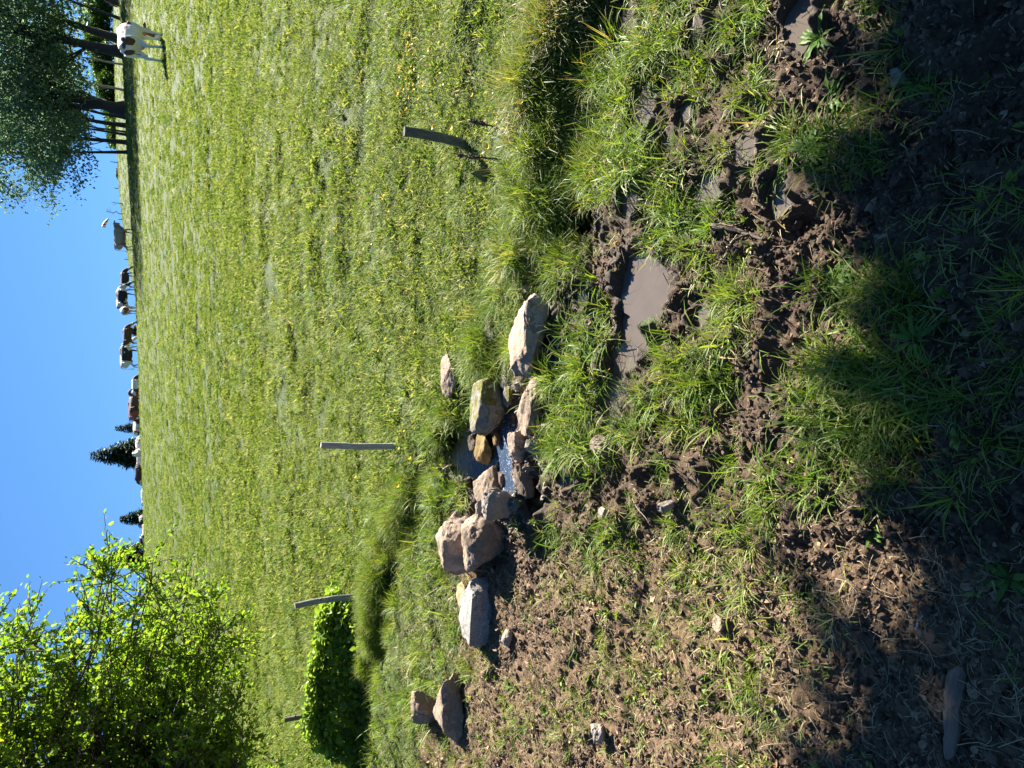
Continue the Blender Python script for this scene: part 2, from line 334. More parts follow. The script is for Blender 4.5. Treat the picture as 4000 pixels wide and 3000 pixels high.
def rock_mat(name, a, b, c, speck=None, moss=0.0, dirt=0.35, lichen=0.0):
    m_, t, bs = mat(name); tc = nd(t, 'ShaderNodeTexCoord').outputs['Object']
    n1 = noise(t, 7, 8, 0.62, src=tc); n2 = noise(t, 42, 8, 0.72, src=tc); n3 = noise(t, 15, 5, src=tc, sc=(1, 1, 3.5)); nf = noise(t, 180, 3, 0.7, src=tc)
    col = ramp(t, n1, [(0.3, a), (0.5, b), (0.7, c)])
    col = mix(t, 0.55, col, ramp(t, n2, [(0.3, (0.55, 0.53, 0.5)), (0.55, (1, 1, 1)), (0.75, (1.2, 1.18, 1.15))]), 'MULTIPLY')
    if speck:
        col = mix(t, mth(t, 'GREATER_THAN', nf, 0.56), col, speck)
    if lichen: col = mix(t, mth(t, 'MULTIPLY', mth(t, 'GREATER_THAN', noise(t, 12, 6, 0.7, src=tc), 1 - lichen), 0.8), col, (0.55, 0.54, 0.48))
    d = mth(t, 'GREATER_THAN', mth(t, 'ADD', noise(t, 4.5, 8, 0.7, src=tc), mth(t, 'MULTIPLY', mth(t, 'SUBTRACT', n2, 0.5), 0.35)), 1 - dirt)
    col = mix(t, mth(t, 'MULTIPLY', d, 0.75), col, ramp(t, n2, [(0.3, (0.07, 0.046, 0.03)), (0.7, (0.2, 0.14, 0.09))]))
    if moss:
        nz = nd(t, 'ShaderNodeSeparateXYZ'); t.links.new(nd(t, 'ShaderNodeNewGeometry').outputs['Normal'], nz.inputs[0])
        mk = mth(t, 'GREATER_THAN', mth(t, 'ADD', noise(t, 8, 8, 0.75, src=tc), mth(t, 'MULTIPLY', mth(t, 'SUBTRACT', nz.outputs[2], 0.5), 0.06)), 1 - moss)
        col = mix(t, mk, col, ramp(t, n2, [(0.3, (0.04, 0.042, 0.01)), (0.55, (0.13, 0.12, 0.022)), (0.75, (0.22, 0.19, 0.045))]))
    t.links.new(col, bs.inputs['Base Color']); bs.inputs['Roughness'].default_value = 0.86; bs.inputs['Specular IOR Level'].default_value = 0.3
    bump(t, bs, mth(t, 'ADD', mth(t, 'ADD', n2, mth(t, 'MULTIPLY', n3, 0.8)), mth(t, 'MULTIPLY', nf, 0.3)), 0.75, 0.012)
    return m_
RM = dict(tan=rock_mat('tan_sandstone', (0.21, 0.15, 0.105), (0.34, 0.25, 0.18), (0.44, 0.34, 0.255), dirt=0.42, lichen=0.32),
          tandirt=rock_mat('muddy_sandstone', (0.2, 0.148, 0.102), (0.32, 0.24, 0.17), (0.42, 0.325, 0.24), dirt=0.5),
          moss=rock_mat('mossy_stone', (0.11, 0.1, 0.08), (0.2, 0.185, 0.15), (0.28, 0.26, 0.215), moss=0.49, dirt=0.36, lichen=0.4),
          grey=rock_mat('grey_stone', (0.15, 0.125, 0.1), (0.26, 0.22, 0.175), (0.36, 0.31, 0.255), dirt=0.35),
          dark=rock_mat('wet_brown_stone', (0.075, 0.055, 0.04), (0.14, 0.105, 0.075), (0.22, 0.17, 0.125), dirt=0.45),
          speck=rock_mat('speckled_granite', (0.2, 0.187, 0.165), (0.29, 0.275, 0.25), (0.37, 0.355, 0.325), speck=(0.12, 0.11, 0.1), dirt=0.38, lichen=0.38),
          orange=rock_mat('orange_stone', (0.3, 0.17, 0.09), (0.45, 0.29, 0.17), (0.5, 0.36, 0.24), dirt=0.3),
          pale=rock_mat('pale_stone', (0.2, 0.165, 0.13), (0.32, 0.27, 0.22), (0.42, 0.36, 0.3), dirt=0.3),
          algae=rock_mat('algae_stone', (0.11, 0.065, 0.02), (0.19, 0.125, 0.04), (0.26, 0.2, 0.09), dirt=0.35))

def water_mat(name, col, muddy=1.0, ripple=0.05, foam=0.0):
    m_, t, bs = mat(name); tc = nd(t, 'ShaderNodeTexCoord').outputs['Object']
    c = mix(t, noise(t, 9, 4, src=tc), tuple(v * 0.8 for v in col), tuple(v * 1.15 for v in col))
    if foam:
        fk = mth(t, 'GREATER_THAN', mth(t, 'ADD', noise(t, 60, 6, 0.75, src=tc, sc=(1, 2.2, 1)), mth(t, 'MULTIPLY', noise(t, 14, 2, src=tc), 0.35)), 0.78); c = mix(t, mth(t, 'MULTIPLY', fk, foam), c, (0.75, 0.77, 0.8))
        t.links.new(mth(t, 'ADD', 0.04, mth(t, 'MULTIPLY', fk, 0.4)), bs.inputs['Roughness'])
    else: bs.inputs['Roughness'].default_value = 0.04
    t.links.new(c, bs.inputs['Base Color']); bs.inputs['IOR'].default_value = 1.33 if foam else 1.5; bs.inputs['Transmission Weight'].default_value = 1 - muddy
    bump(t, bs, noise(t, 30, 3, src=tc), ripple, 0.01); return m_
M_PUD = water_mat('muddy_water', (0.105, 0.086, 0.07), 1.0, 0.08)
def clear_mat():
    m_, t, bs = mat('clear_water'); out = t.nodes['Material Output']; tr = nd(t, 'ShaderNodeBsdfTransparent'); tr.inputs[0].default_value = (0.88, 0.74, 0.5, 1)
    gl = nd(t, 'ShaderNodeBsdfGlossy'); gl.inputs['Roughness'].default_value = 0.03; fr = nd(t, 'ShaderNodeFresnel'); fr.inputs[0].default_value = 1.33
    b = nd(t, 'ShaderNodeBump'); b.inputs['Strength'].default_value = 0.5; b.inputs['Distance'].default_value = 0.01; t.links.new(noise(t, 28, 3), b.inputs['Height'])
    t.links.new(b.outputs[0], gl.inputs['Normal']); t.links.new(b.outputs[0], fr.inputs['Normal'])
    ms = nd(t, 'ShaderNodeMixShader'); t.links.new(fr.outputs[0], ms.inputs[0]); t.links.new(tr.outputs[0], ms.inputs[1]); t.links.new(gl.outputs[0], ms.inputs[2]); t.links.new(ms.outputs[0], out.inputs['Surface']); return m_
M_CLEAR = clear_mat()
M_FLOW = water_mat('rippled_water', (0.05, 0.075, 0.12), 0.8, 1.0, 0.85)

# ------------------------------------------------------------------ ground sheet
def axis(parts):
    a = []
    for lo, hi, s0, gr in parts:
        v = lo; s_ = s0
        while v < hi: a.append(v); v += s_; s_ *= gr
    return a
xp = axis([(0, 1.75, 0.0075, 1.0), (1.75, 3.4, 0.0085, 1.006), (3.4, 400, 0.03, 1.055)])
X = np.array(sorted([-v for v in xp[1:]] + xp)); 
Y = np.array(sorted([-v for v in axis([(0.02, 60, 0.06, 1.12)])] + axis([(0, 0.8, 0.02, 1.0), (0.8, 4.6, 0.0075, 1.0), (4.6, 62, 0.009, 1.02), (62, 600, 1.2, 1.06)])))
xx, yy = np.meshgrid(X, Y); nx, ny = len(X), len(Y)
zz, mud_, wet_, dry_, up_ = land(xx.ravel(), yy.ravel(), True)
idx = np.arange(nx * ny).reshape(ny, nx)
quads = np.stack([idx[:-1, :-1], idx[:-1, 1:], idx[1:, 1:], idx[1:, :-1]], -1).reshape(-1, 4)
gme = np_mesh('ground', np.stack([xx.ravel(), yy.ravel(), zz], 1), [quads])
fattr(gme, 'mud', mud_); fattr(gme, 'wet', wet_); fattr(gme, 'dry', dry_)
tag(link('ground', gme, M_GROUND), kind='structure')

# ------------------------------------------------------------------ water
def sheet(name, cx, cy, ax, ay, z, mt, k=1.45, slope=(0, 0)):
    mb = MB(); n = 40; V = [(0, 0, 0)]
    for i in range(n):
        c = 2 * math.pi * i / n; r_ = k * (1 + 0.1 * math.sin(3 * c + cx * 9) + 0.06 * math.sin(5 * c + cy * 7)); a, b = ax * r_ * math.cos(c), ay * r_ * math.sin(c)
        V.append((a, b, slope[0] * a + slope[1] * b))
    mb.add(V, [(0, 1 + i, 1 + (i + 1) % n) for i in range(n)])
    return tag(mb.build(name, mt, loc=(cx, cy, z)), kind='structure')
for i, (g, lv) in enumerate(zip(PG, PLV)):
    sheet('stream' if i in (17, 22, 23) else 'puddle', *g, lv + (0.0008 * i if i in (1, 2, 3) else 0), M_FLOW if i == 22 else M_CLEAR if i in (17, 18, 16, 15, 23) else M_PUD)
# ------------------------------------------------------------------ stones
def rock_mesh(W, D, Hh, seed, cuts=9, flat=0.72, rough=0.05, lay=0.0):
    r_ = np.random.default_rng(seed); bm = bmesh.new(); bmesh.ops.create_icosphere(bm, subdivisions=5, radius=1.0)
    V = np.array([v.co[:] for v in bm.verts])
    V = np.sign(V) * np.abs(V) ** 0.8
    for k in range(cuts):
        n = r_.normal(size=3); n[2] *= 0.8; n /= np.linalg.norm(n); d = r_.uniform(0.55, 0.86)
        if k == 0: n = np.array([r_.normal() * .18, r_.normal() * .18, 1]); n /= np.linalg.norm(n); d = flat
        e = V @ n - d; V = V - np.outer(np.where(e > 0, e * 0.94, 0), n)
    V *= 1 / np.abs(V).max(0)
    nrm = V / (np.linalg.norm(V, axis=1, keepdims=True) + 1e-9)
    nn = noise3(V * 2.2 + seed, seed) * 1.0 + noise3(V * 5 + seed, seed + 1) * 0.6 + noise3(V * 11, seed + 2) * 0.35 + noise3(V * 24, seed + 3) * 0.24 + noise3(V * 45, seed + 4) * 0.14
    V = V + nrm * (rough * nn)[:, None]
    if lay: V[:, :2] *= (1 + lay * noise2(V[:, 2] * 9 + noise2(V[:, 0] * 2, V[:, 1] * 2, 5), V[:, 0] * 0.6, seed))[:, None]
    V *= np.array([W, D, Hh])
    fs = np.array([[v.index for v in f.verts] for f in bm.faces]); bm.free()
    me = np_mesh('stone', V, [fs], True)
    try: me.set_sharp_from_angle(angle=R(38))
    except Exception: pass
    return me
ROCK_FP = []
def rock(box, kind, label, seed, name='stone', dep=0.75, tilt=(0, 0), yaw=0.0, sink=0.22, flat=0.72, rough=0.085, cuts=9, lay=0.0, lift=0.0, group=None, cat='stone'):
    x0, y0, x1, y1 = box; g = hit(x1 - 0.18 * (x1 - x0), (y0 + y1) / 2)
    dist = (g - Vector((0, 0, CAMZ))).length; W = 1.12 * (y1 - y0) / F * dist; V = 1.3 * (x1 - x0) / F * dist
    D = max(dep * W, 0.35 * V); se = (CAMZ - g.z) / dist; ce = math.sqrt(1 - se * se)
    Hh = max((V - D * se * 0.85) / ce, 0.3 * V) / (1 - sink)
    me = rock_mesh(W / 2, D / 2, Hh / 2, seed, flat=flat, rough=rough, cuts=cuts, lay=lay)
    o = link(name, me, RM[kind]); yv = D * 0.32
    o.location = (g.x, g.y + yv, g.z - Hh * sink + Hh / 2 + lift); o.rotation_euler = (tilt[0], tilt[1], yaw)
    ROCK_FP.append((g.x, g.y + yv - 0.02, W * 0.53, D * 0.58 + 0.02))
    return tag(o, label, cat, group)
rock((2018, 1154, 2172, 1462), 'tan', 'largest tan sandstone block with a mud patch on its flat top', 31, dep=0.62, flat=0.6, yaw=0.12, tilt=(-0.06, 0.06), sink=0.15, lay=0.03)
rock((1733, 1392, 1792, 1535), 'tan', 'pale tan stone sunk in the grass behind the mossy boulder', 12, flat=0.66, yaw=-0.1)
rock((1868, 1485, 1998, 1718), 'moss', 'grey boulder covered with yellow moss beside the stream', 5, dep=0.55, yaw=0.35, tilt=(0.05, 0.12), sink=0.18, rough=0.06)
rock((1966, 1424, 2016, 1522), 'grey', 'small grey angular stone left of the large tan block', 44, dep=0.7, yaw=0.2)
rock((2014, 1458, 2056, 1540), 'dark', 'little dark wedge stone touching the tan block\'s pointed end', 45, dep=0.8)
rock((1974, 1512, 2014, 1590), 'moss', 'small speckled stone in front of the mossy boulder', 46, dep=0.8)
rock((2040, 1488, 2148, 1705), 'tandirt', 'low reddish tan slab smeared with mud below the mossy boulder', 21, dep=0.5, flat=0.55, sink=0.15, tilt=(-0.06, 0))
rock((2000, 1660, 2072, 1818), 'tan', 'pointed tan stone leaning over the stream', 61, dep=0.5, yaw=-0.5, tilt=(0.1, -0.15), sink=0.12)
rock((2018, 1812, 2092, 1952), 'dark', 'dark brown wet stone at the foot of the stream', 52, dep=0.55, yaw=0.5, tilt=(0.0, 0.1))
rock((1912, 1900, 2028, 2034), 'grey', 'grey wedge stone tilted against the large rounded boulder', 71, dep=0.6, yaw=-0.7, tilt=(0.1, -0.3), sink=0.15)
rock((1740, 2014, 1898, 2228), 'tan', 'squared tan boulder with bright flat top and shaded face', 83, dep=0.7, flat=0.7, yaw=0.25, tilt=(-0.1, 0.0), sink=0.15)
rock((1838, 2026, 1992, 2236), 'tandirt', 'large rounded boulder with a muddy hollow in its face', 92, dep=0.75, flat=0.8, yaw=-0.2, tilt=(-0.04, -0.12), sink=0.2, cuts=6)
rock((1812, 2275, 1938, 2512), 'speck', 'wide flat speckled grey granite slab half buried in soil', 101, dep=0.8, flat=0.5, sink=0.35, cuts=6, tilt=(-0.12, 0.05))
rock((1793, 2288, 1824, 2385), 'orange', 'small orange stone behind the speckled granite slab', 17, dep=0.6)
rock((1633, 2714, 1722, 2822), 'tandirt', 'brown grey stone of the pair at far left, the farther one', 113, dep=0.8, yaw=0.4)
rock((1735, 2655, 1832, 2900), 'tandirt', 'long brown grey stone of the left pair, the nearer one', 122, dep=0.55, yaw=-0.2, lay=0.04)
rock((2322, 2822, 2384, 2888), 'pale', 'pale fist sized stone alone on the trodden brown soil', 131, dep=0.9, sink=0.12)
rock((1968, 2468, 2010, 2524), 'grey', 'rounded brown stone in front of the speckled granite slab', 142, dep=0.8, sink=0.15)
rock((1356, 2845, 1396, 2885), 'pale', 'small pale stone under the leafy bank at left', 151, dep=0.8)
rock((2588, 1955, 2642, 1998), 'grey', 'small grey stone on soil among thin grass', 161, dep=0.9, sink=0.15)
rock((2348, 1985, 2384, 2026), 'pale', 'pale beige pebble on the mud, near the round hoof hole', 171, dep=0.9, sink=0.1)
rock((2014, 1940, 2056, 1990), 'moss', 'greenish round stone wedged beside the dark wet stone', 181, dep=0.8)
rock((1872, 1958, 1930, 2036), 'pale', 'thin pale stone behind the grey wedge stone', 191, dep=0.4, yaw=0.3)
rock((1872, 1680, 1945, 1830), 'algae', 'orange algae coated stone lying in the stream', 201, dep=0.6, flat=0.4, sink=0.2, lift=0.018, rough=0.12)
rock((1868, 1828, 1962, 1968), 'tandirt', 'flat brown stone at the edge of the stream pool', 211, dep=0.8, flat=0.35, sink=0.35)
rock((1906, 1234, 1956, 1330), 'moss', 'small mossy stone among tall grass behind the tan block', 221, dep=0.6)
rock((1845, 1700, 1875, 1760), 'dark', 'small dark wet stone breaking the surface of the stream pool', 301, dep=0.7, sink=0.1, lift=0.012)
rock((1940, 1690, 1968, 1740), 'algae', 'small ochre wet stone under the mossy boulder in the stream', 302, dep=0.7, sink=0.1, lift=0.012)
rock((1950, 1840, 1985, 1905), 'dark', 'small dark stone in the middle of the foaming stream', 303, dep=0.6, sink=0.2, lift=0.006, flat=0.4)
rock((2332, 1704, 2404, 1772), 'tandirt', 'tan mud crusted lump beside the puddle water', 231, dep=0.9, sink=0.2)
rock((3500, 275, 3560, 330), 'grey', 'blue grey stone in the dark shade near dock leaves', 241, dep=0.9)
rock((2790, 2410, 2850, 2470), 'tandirt', 'dull brown stone flush with the trodden soil', 251, dep=0.9, flat=0.4, sink=0.4)
rock((2140, 900, 2185, 950), 'tandirt', 'brown wet stone at the mouth of the shaded channel', 261, dep=0.8)
rock((2165, 935, 2205, 985), 'grey', 'grey wet stone at the mouth of the shaded channel', 262, dep=0.8)

# ------------------------------------------------------------------ scattered cover (stuff nobody could count)
def blades(n, radius, hmin, hmax, wid, lean, seed, straw=0.06, curl=0.5, seg=3, yellow=0.0):
    """one tuft of bent blades"""
    r_ = np.random.default_rng(seed)
    a = r_.uniform(0, 2 * np.pi, n); rr = radius * np.sqrt(r_.uniform(0, 1, n)); bx, by = rr * np.cos(a), rr * np.sin(a)
    d = a + r_.normal(0, 0.9, n); h = r_.uniform(hmin, hmax, n); ln = np.abs(r_.normal(lean, 0.28, n)); wd = wid * r_.uniform(0.6, 1.3, n)
    t = np.linspace(0, 1, seg + 1); ang = ln[:, None] + curl * (t[None] ** 1.4) * r_.uniform(0.4, 1.8, n)[:, None]
    ds = h[:, None] / seg
    hx = np.concatenate([np.zeros((n, 1)), np.cumsum(np.sin(ang[:, 1:]) * ds, 1)], 1); hz = np.concatenate([np.zeros((n, 1)), np.cumsum(np.cos(ang[:, 1:]) * ds, 1)], 1)
    hz = np.maximum(hz, 0.004)
    cx = bx[:, None] + hx * np.cos(d)[:, None]; cy = by[:, None] + hx * np.sin(d)[:, None]
    tw = d + np.pi / 2 + r_.normal(0, 0.5, n); w_ = wd[:, None] * np.array([1 - 0.85 * k ** 2 for k in t])[None] / 2
    L = np.stack([cx - w_ * np.cos(tw)[:, None], cy - w_ * np.sin(tw)[:, None], hz], -1); Rr = np.stack([cx + w_ * np.cos(tw)[:, None], cy + w_ * np.sin(tw)[:, None], hz], -1)
    V = np.stack([L, Rr], 2).reshape(n, -1, 3); k = V.shape[1]
    q = np.array([[2 * i, 2 * i + 1, 2 * i + 3, 2 * i + 2] for i in range(seg)])
    fs = (np.arange(n)[:, None, None] * k + q[None]).reshape(-1, 4)
    tint = np.clip(r_.normal(0.4, 0.2, n), 0, 0.85); tint[r_.uniform(size=n) < straw] = 1.0
    me = np_mesh('tuft', V.reshape(-1, 3), [fs], True); fattr(me, 'tint', np.repeat(tint, k)); return me
def leaf_geo(pos, axis_, nrm, size, width=0.55, fold=0.18):
    """oval leaves: arrays of base point, direction, up-normal and length -> verts, faces"""
    n = len(pos); ax = axis_ / (np.linalg.norm(axis_, axis=1, keepdims=True) + 1e-9)
    sd_ = np.cross(ax, nrm); sd_ /= np.linalg.norm(sd_, axis=1, keepdims=True) + 1e-9; up = np.cross(sd_, ax)
    S = size[:, None]; W = S * width / 2
    pt = lambda t, s_, u: pos + ax * S * t + sd_ * W * s_ + up * S * u
    V = np.stack([pt(0, 0, 0), pt(0.3, -1, fold), pt(0.7, -0.8, fold * 0.7), pt(1, 0, -0.06), pt(0.7, 0.8, fold * 0.7), pt(0.3, 1, fold)], 1)
    b = np.arange(n)[:, None] * 6
    return V.reshape(-1, 3), np.concatenate([b + np.array([[0, 1, 2, 3]]), b + np.array([[0, 3, 4, 5]])])
def leaves(name, pos, axis_, nrm, size, mt, parent=None, tint=None, **kw):
    V, fs = leaf_geo(pos, axis_, nrm, size, **kw); me = np_mesh(name, V, [fs], True)
    fattr(me, 'tint', np.repeat(rng.uniform(0, 1, len(pos)) if tint is None else tint, 6)); return link(name, me, mt, parent)
def rosette(n, size, seed, width=0.5, stem=0.3):
    r_ = np.random.default_rng(seed); a = r_.uniform(0, 6.283, n); e = r_.uniform(0.1, 1.0, n)
    ax = np.stack([np.cos(a) * np.cos(e), np.sin(a) * np.cos(e), np.sin(e)], 1); p = ax * size * stem * r_.uniform(0, 1, (n, 1)); p[:, 2] += 0.005
    V, fs = leaf_geo(p, ax, np.tile([0, 0, 1.], (n, 1)) + r_.normal(0, .25, (n, 3)), size * r_.uniform(0.5, 1.1, n), width)
    me = np_mesh('rosette', V, [fs], True); fattr(me, 'tint', np.repeat(np.clip(r_.normal(0.4, 0.2, n), 0, 0.9), 6)); return me
def clod_mesh(seed):
    bm = bmesh.new(); bmesh.ops.create_icosphere(bm, subdivisions=2, radius=1); V = np.array([v.co[:] for v in bm.verts])
    V = V * (1 + 0.55 * noise3(V * 1.8 + seed * 3.1, seed) + 0.38 * noise3(V * 3.7, seed + 5))[:, None]; V[:, 2] *= 0.7
    fs = np.array([[v.index for v in f.verts] for f in bm.faces]); bm.free(); return np_mesh('clod', V, [fs], False)
def kit(name, meshes, mt):
    c = bpy.data.collections.new(name)
    for i, me in enumerate(meshes):
        me.materials.append(mt); o = bpy.data.objects.new('%s_%02d' % (name, i), me); c.objects.link(o)
    return c
def scatter(name, kitc, pos, rot, scl, kind='stuff'):
    me = bpy.data.meshes.new(name); me.vertices.add(len(pos)); me.vertices.foreach_set('co', np.asarray(pos, np.float32).ravel())
    fattr(me, 'rot', rot, 'FLOAT_VECTOR'); fattr(me, 'scl', scl, 'FLOAT_VECTOR'); fattr(me, 'pick', rng.integers(0, len(kitc.objects), len(pos)), 'INT')
    o = link(name, me); g = bpy.data.node_groups.new(name, 'GeometryNodeTree')
    g.interface.new_socket('Geometry', in_out='INPUT', socket_type='NodeSocketGeometry'); g.interface.new_socket('Geometry', in_out='OUTPUT', socket_type='NodeSocketGeometry')
    N = g.nodes.new; gi, go = N('NodeGroupInput'), N('NodeGroupOutput'); ip = N('GeometryNodeInstanceOnPoints'); ci = N('GeometryNodeCollectionInfo')
    ci.inputs['Collection'].default_value = kitc; ci.inputs['Separate Children'].default_value = True; ci.inputs['Reset Children'].default_value = True
    def na(nm, ty):
        q = N('GeometryNodeInputNamedAttribute'); q.data_type = ty; q.inputs['Name'].default_value = nm
        return [s_ for s_ in q.outputs if s_.name == 'Attribute' and s_.enabled][0]
    g.links.new(gi.outputs[0], ip.inputs['Points']); g.links.new(ci.outputs[0], ip.inputs['Instance']); ip.inputs['Pick Instance'].default_value = True
    g.links.new(na('pick', 'INT'), ip.inputs['Instance Index'])
    er = N('FunctionNodeEulerToRotation'); g.links.new(na('rot', 'FLOAT_VECTOR'), er.inputs[0]); g.links.new(er.outputs[0], ip.inputs['Rotation'])
    g.links.new(na('scl', 'FLOAT_VECTOR'), ip.inputs['Scale']); g.links.new(ip.outputs[0], go.inputs[0])
    md = o.modifiers.new('scatter', 'NODES'); md.node_group = g
    return tag(o, kind=kind)
def zrot(n, tilt=0.15): return np.stack([rng.normal(0, tilt, n), rng.normal(0, tilt, n), rng.uniform(0, 6.283, n)], 1)
def s3(a, b=None): return np.stack([a, a, a if b is None else b], 1)
def clear_of_rocks(x, y, k=1.0):
    ok = np.ones(len(x), bool)
    for (cx, cy, a, b) in ROCK_FP: ok &= ((x - cx) / (a * k)) ** 2 + ((y - cy) / (b * k)) ** 2 > 1
    return ok
def in_water(x, y, z):
    ok = np.zeros(len(x), bool)
    for (cx, cy, ax, ay), lv in zip(PG, PLV): ok |= ((((x - cx) / ax) ** 2 + ((y - cy) / ay) ** 2 < 2.2) & (z < lv + 0.004)) | (((x - cx) / (ax * 1.1)) ** 2 + ((y - cy + 0.06) / (ay + 0.05)) ** 2 < 1.0)
    return ok

# pasture
K_PAST = kit('pasture_tuft', [blades(44, 0.085, 0.022, 0.07, 0.0046, 0.65, 300 + i, 0.06 + 0.05 * (i % 3), 0.8) for i in range(8)] + [rosette(24, 0.034, 320 + i, 0.3, 0.9) for i in range(3)], M_PAST)
K_FAR = kit('far_pasture_tuft', [blades(60, 0.15, 0.03, 0.085, 0.011, 0.8, 340 + i, 0.05 + 0.03 * i, 0.6, 2) for i in range(4)] + [rosette(40, 0.07, 350 + i, 0.3, 1.6) for i in range(2)], M_PAST)
n = 100000; d = np.exp(rng.uniform(math.log(2.3), math.log(15), n)); x = rng.uniform(-0.68, 0.68, n) * (d + 0.7); s_ = bank_s(x, d)
z = land(x, d); keep = (s_ > 0.02) & clear_of_rocks(x, d) & (rng.uniform(size=n) < 0.6 + 0.5 * noise2(x * 2.1, d * 3.1, 40) + 0.6 * noise2(x * 6, d * 7, 41))
x, d, z = x[keep], d[keep], z[keep]; sc_ = rng.uniform(0.7, 1.35, len(x)) * (0.85 + d * 0.045) * (1 + 0.3 * noise2(x * 1.3, d * 0.9, 42))
scatter('meadow_grass', K_PAST, np.stack([x, d, z - 0.006], 1), zrot(len(x)), s3(sc_, sc_ * rng.uniform(0.7, 1.2, len(x))))
n = 85000; d = np.exp(rng.uniform(math.log(11), math.log(63), n)); x = rng.uniform(-0.70, 0.70, n) * (d + 0.7); z = land(x, d)
keep = rng.uniform(size=n) < 0.62 + 0.4 * noise2(x * 0.6, d * 1.3, 43) + 0.6 * noise2(x * 2.0, d * 2.6, 44)
x, d, z = x[keep], d[keep], z[keep]; sc_ = rng.uniform(0.7, 1.3, len(x)) * (0.5 + d * 0.022)
scatter('meadow_grass', K_FAR, np.stack([x, d, z - 0.01], 1), zrot(len(x), 0.08), s3(sc_, 0.85 * rng.uniform(0.6, 1.1, len(x)) * (1 + 0.2 * noise2(x, d * 0.5, 45))))
n = 16000; d = rng.uniform(63, 125, n); x = rng.uniform(-0.1, 0.75, n) * d; z = land(x, d)
scatter('meadow_grass', K_FAR, np.stack([x, d, z - 0.01], 1), zrot(n, 0.08), s3(rng.uniform(1.6, 2.6, n), rng.uniform(0.8, 1.6, n)))
K_WEED = kit('weed_clump', [blades(70, 0.10, 0.06, 0.15, 0.006, 0.35, 490 + i, 0.03, 0.8) for i in range(4)], M_LUSH)
n = 9000; d = np.exp(rng.uniform(math.log(4.5), math.log(58), n)); x = rng.uniform(-0.7, 0.7, n) * (d + 0.7)
keep = (noise2(x * 0.9 + 3, d * 1.9, 58) + 0.5 * noise2(x * 3, d * 5, 59) > 0.42) & (bank_s(x, d) > 0.1); x, d = x[keep], d[keep]; z = land(x, d)
sc_ = rng.uniform(0.6, 1.1, len(x)) * (0.75 + d * 0.025); scatter('meadow_weeds', K_WEED, np.stack([x, d, z - 0.008], 1), zrot(len(x), 0.15), s3(sc_, sc_ * 0.75))
# long bank grass
K_BANK = kit('bank_tuft', [blades(60, 0.06, 0.10, 0.24, 0.0046, 0.25, 400 + i, 0.05 + 0.03 * i, 1.0) for i in range(6)], M_LUSH)
n = 30000; x = rng.uniform(-2.6, 3.0, n); s_ = rng.normal(0.06, 0.14, n); d = np.interp(x, BX, BY) + s_; z = land(x, d)
px, py = proj(np.stack([x, d, z], 1)); dens = np.interp(py, [0, 150, 300, 800, 950, 1100, 1300, 1600, 1700, 1900, 2400, 3000], [0.25, 0.25, 0.9, 0.9, 0.5, 0.8, 0.7, 0.5, 0.5, 0.9, 0.8, 0.6])
keep = (rng.uniform(size=n) < dens * 0.34 * np.clip(0.45 + 1.5 * noise2(x * 4, d * 4, 50) + 0.6 * noise2(x * 11, d * 11, 60), 0, 1)) & clear_of_rocks(x, d, 1.05) & ~in_water(x, d, z)
x, d, z = x[keep], d[keep], z[keep]; sc_ = rng.uniform(0.45, 1.0, len(x)) * np.where(x < 0, 0.75, 0.95)
scatter('bank_grass', K_BANK, np.stack([x, d, z - 0.01], 1), zrot(len(x), 0.22), s3(sc_))
K_DRY = kit('dry_tuft', [blades(50, 0.06, 0.05, 0.16, 0.0042, 0.4, 480 + i, 0.45, 0.9) for i in range(4)], M_SPARSE)
n = 5000; x = rng.uniform(0.35, 2.6, n); s_ = rng.normal(0.16, 0.1, n); d = np.interp(x, BX, BY) + s_; z = land(x, d)
keep = (noise2(x * 4, d * 4, 57) > 0.0) & (rng.uniform(size=n) < 0.3); x, d, z = x[keep], d[keep], z[keep]
scatter('dry_bank_grass', K_DRY, np.stack([x, d, z - 0.008], 1), zrot(len(x), 0.25), s3(rng.uniform(0.6, 1.2, len(x))))
# tufts of the wet ground
K_MARSH = kit('marsh_tuft', [blades(34, 0.045, 0.05, 0.15, 0.0042, 0.35, 430 + i, 0.05, 0.9) for i in range(6)] + [blades(12, 0.03, 0.08, 0.2, 0.0065, 0.5, 440 + i, 0.05, 1.1, 4) for i in range(3)] + [rosette(10, 0.03, 450 + i) for i in range(2)], M_LUSH)
n = 32000; d = rng.uniform(0.55, 6.6, n); x = rng.uniform(-1, 1, n) * (0.45 + 0.56 * d); z = land(x, d); s_ = bank_s(x, d); gc = cover(x, d)
px, py = proj(np.stack([x, d, z], 1)); dry = sst(1900, 2300, py)
pr = np.clip((gc + 0.3 * noise2(x * 7, d * 7, 51) + 0.2 * noise2(x * 19, d * 19, 52) - 0.3) * 1.6, 0, 1) * (1 - 0.7 * dry)
keep = (rng.uniform(size=n) < pr * 0.36) & (s_ < 0.05) & clear_of_rocks(x, d, 1.02) & ~in_water(x, d, z)
a_ = [q[keep] for q in (x, d, z, gc)]; sc_ = rng.uniform(0.5, 1.15, len(a_[0])) * (0.55 + 0.6 * a_[3])
scatter('marsh_grass', K_MARSH, np.stack(a_[:3], 1) - [0, 0, 0.006], zrot(len(a_[0]), 0.25), s3(sc_))
K_SPARSE = kit('short_tuft', [blades(18, 0.05, 0.02, 0.07, 0.0038, 0.75, 460 + i, 0.22, 0.6) for i in range(6)] + [rosette(8, 0.026, 470 + i) for i in range(3)], M_SPARSE)
n = 34000; d = rng.uniform(0.55, 6.8, n); x = rng.uniform(-1, 1, n) * (0.45 + 0.56 * d); z = land(x, d); s_ = bank_s(x, d); gc = cover(x, d)
px, py = proj(np.stack([x, d, z], 1)); dry = sst(1800, 2300, py)
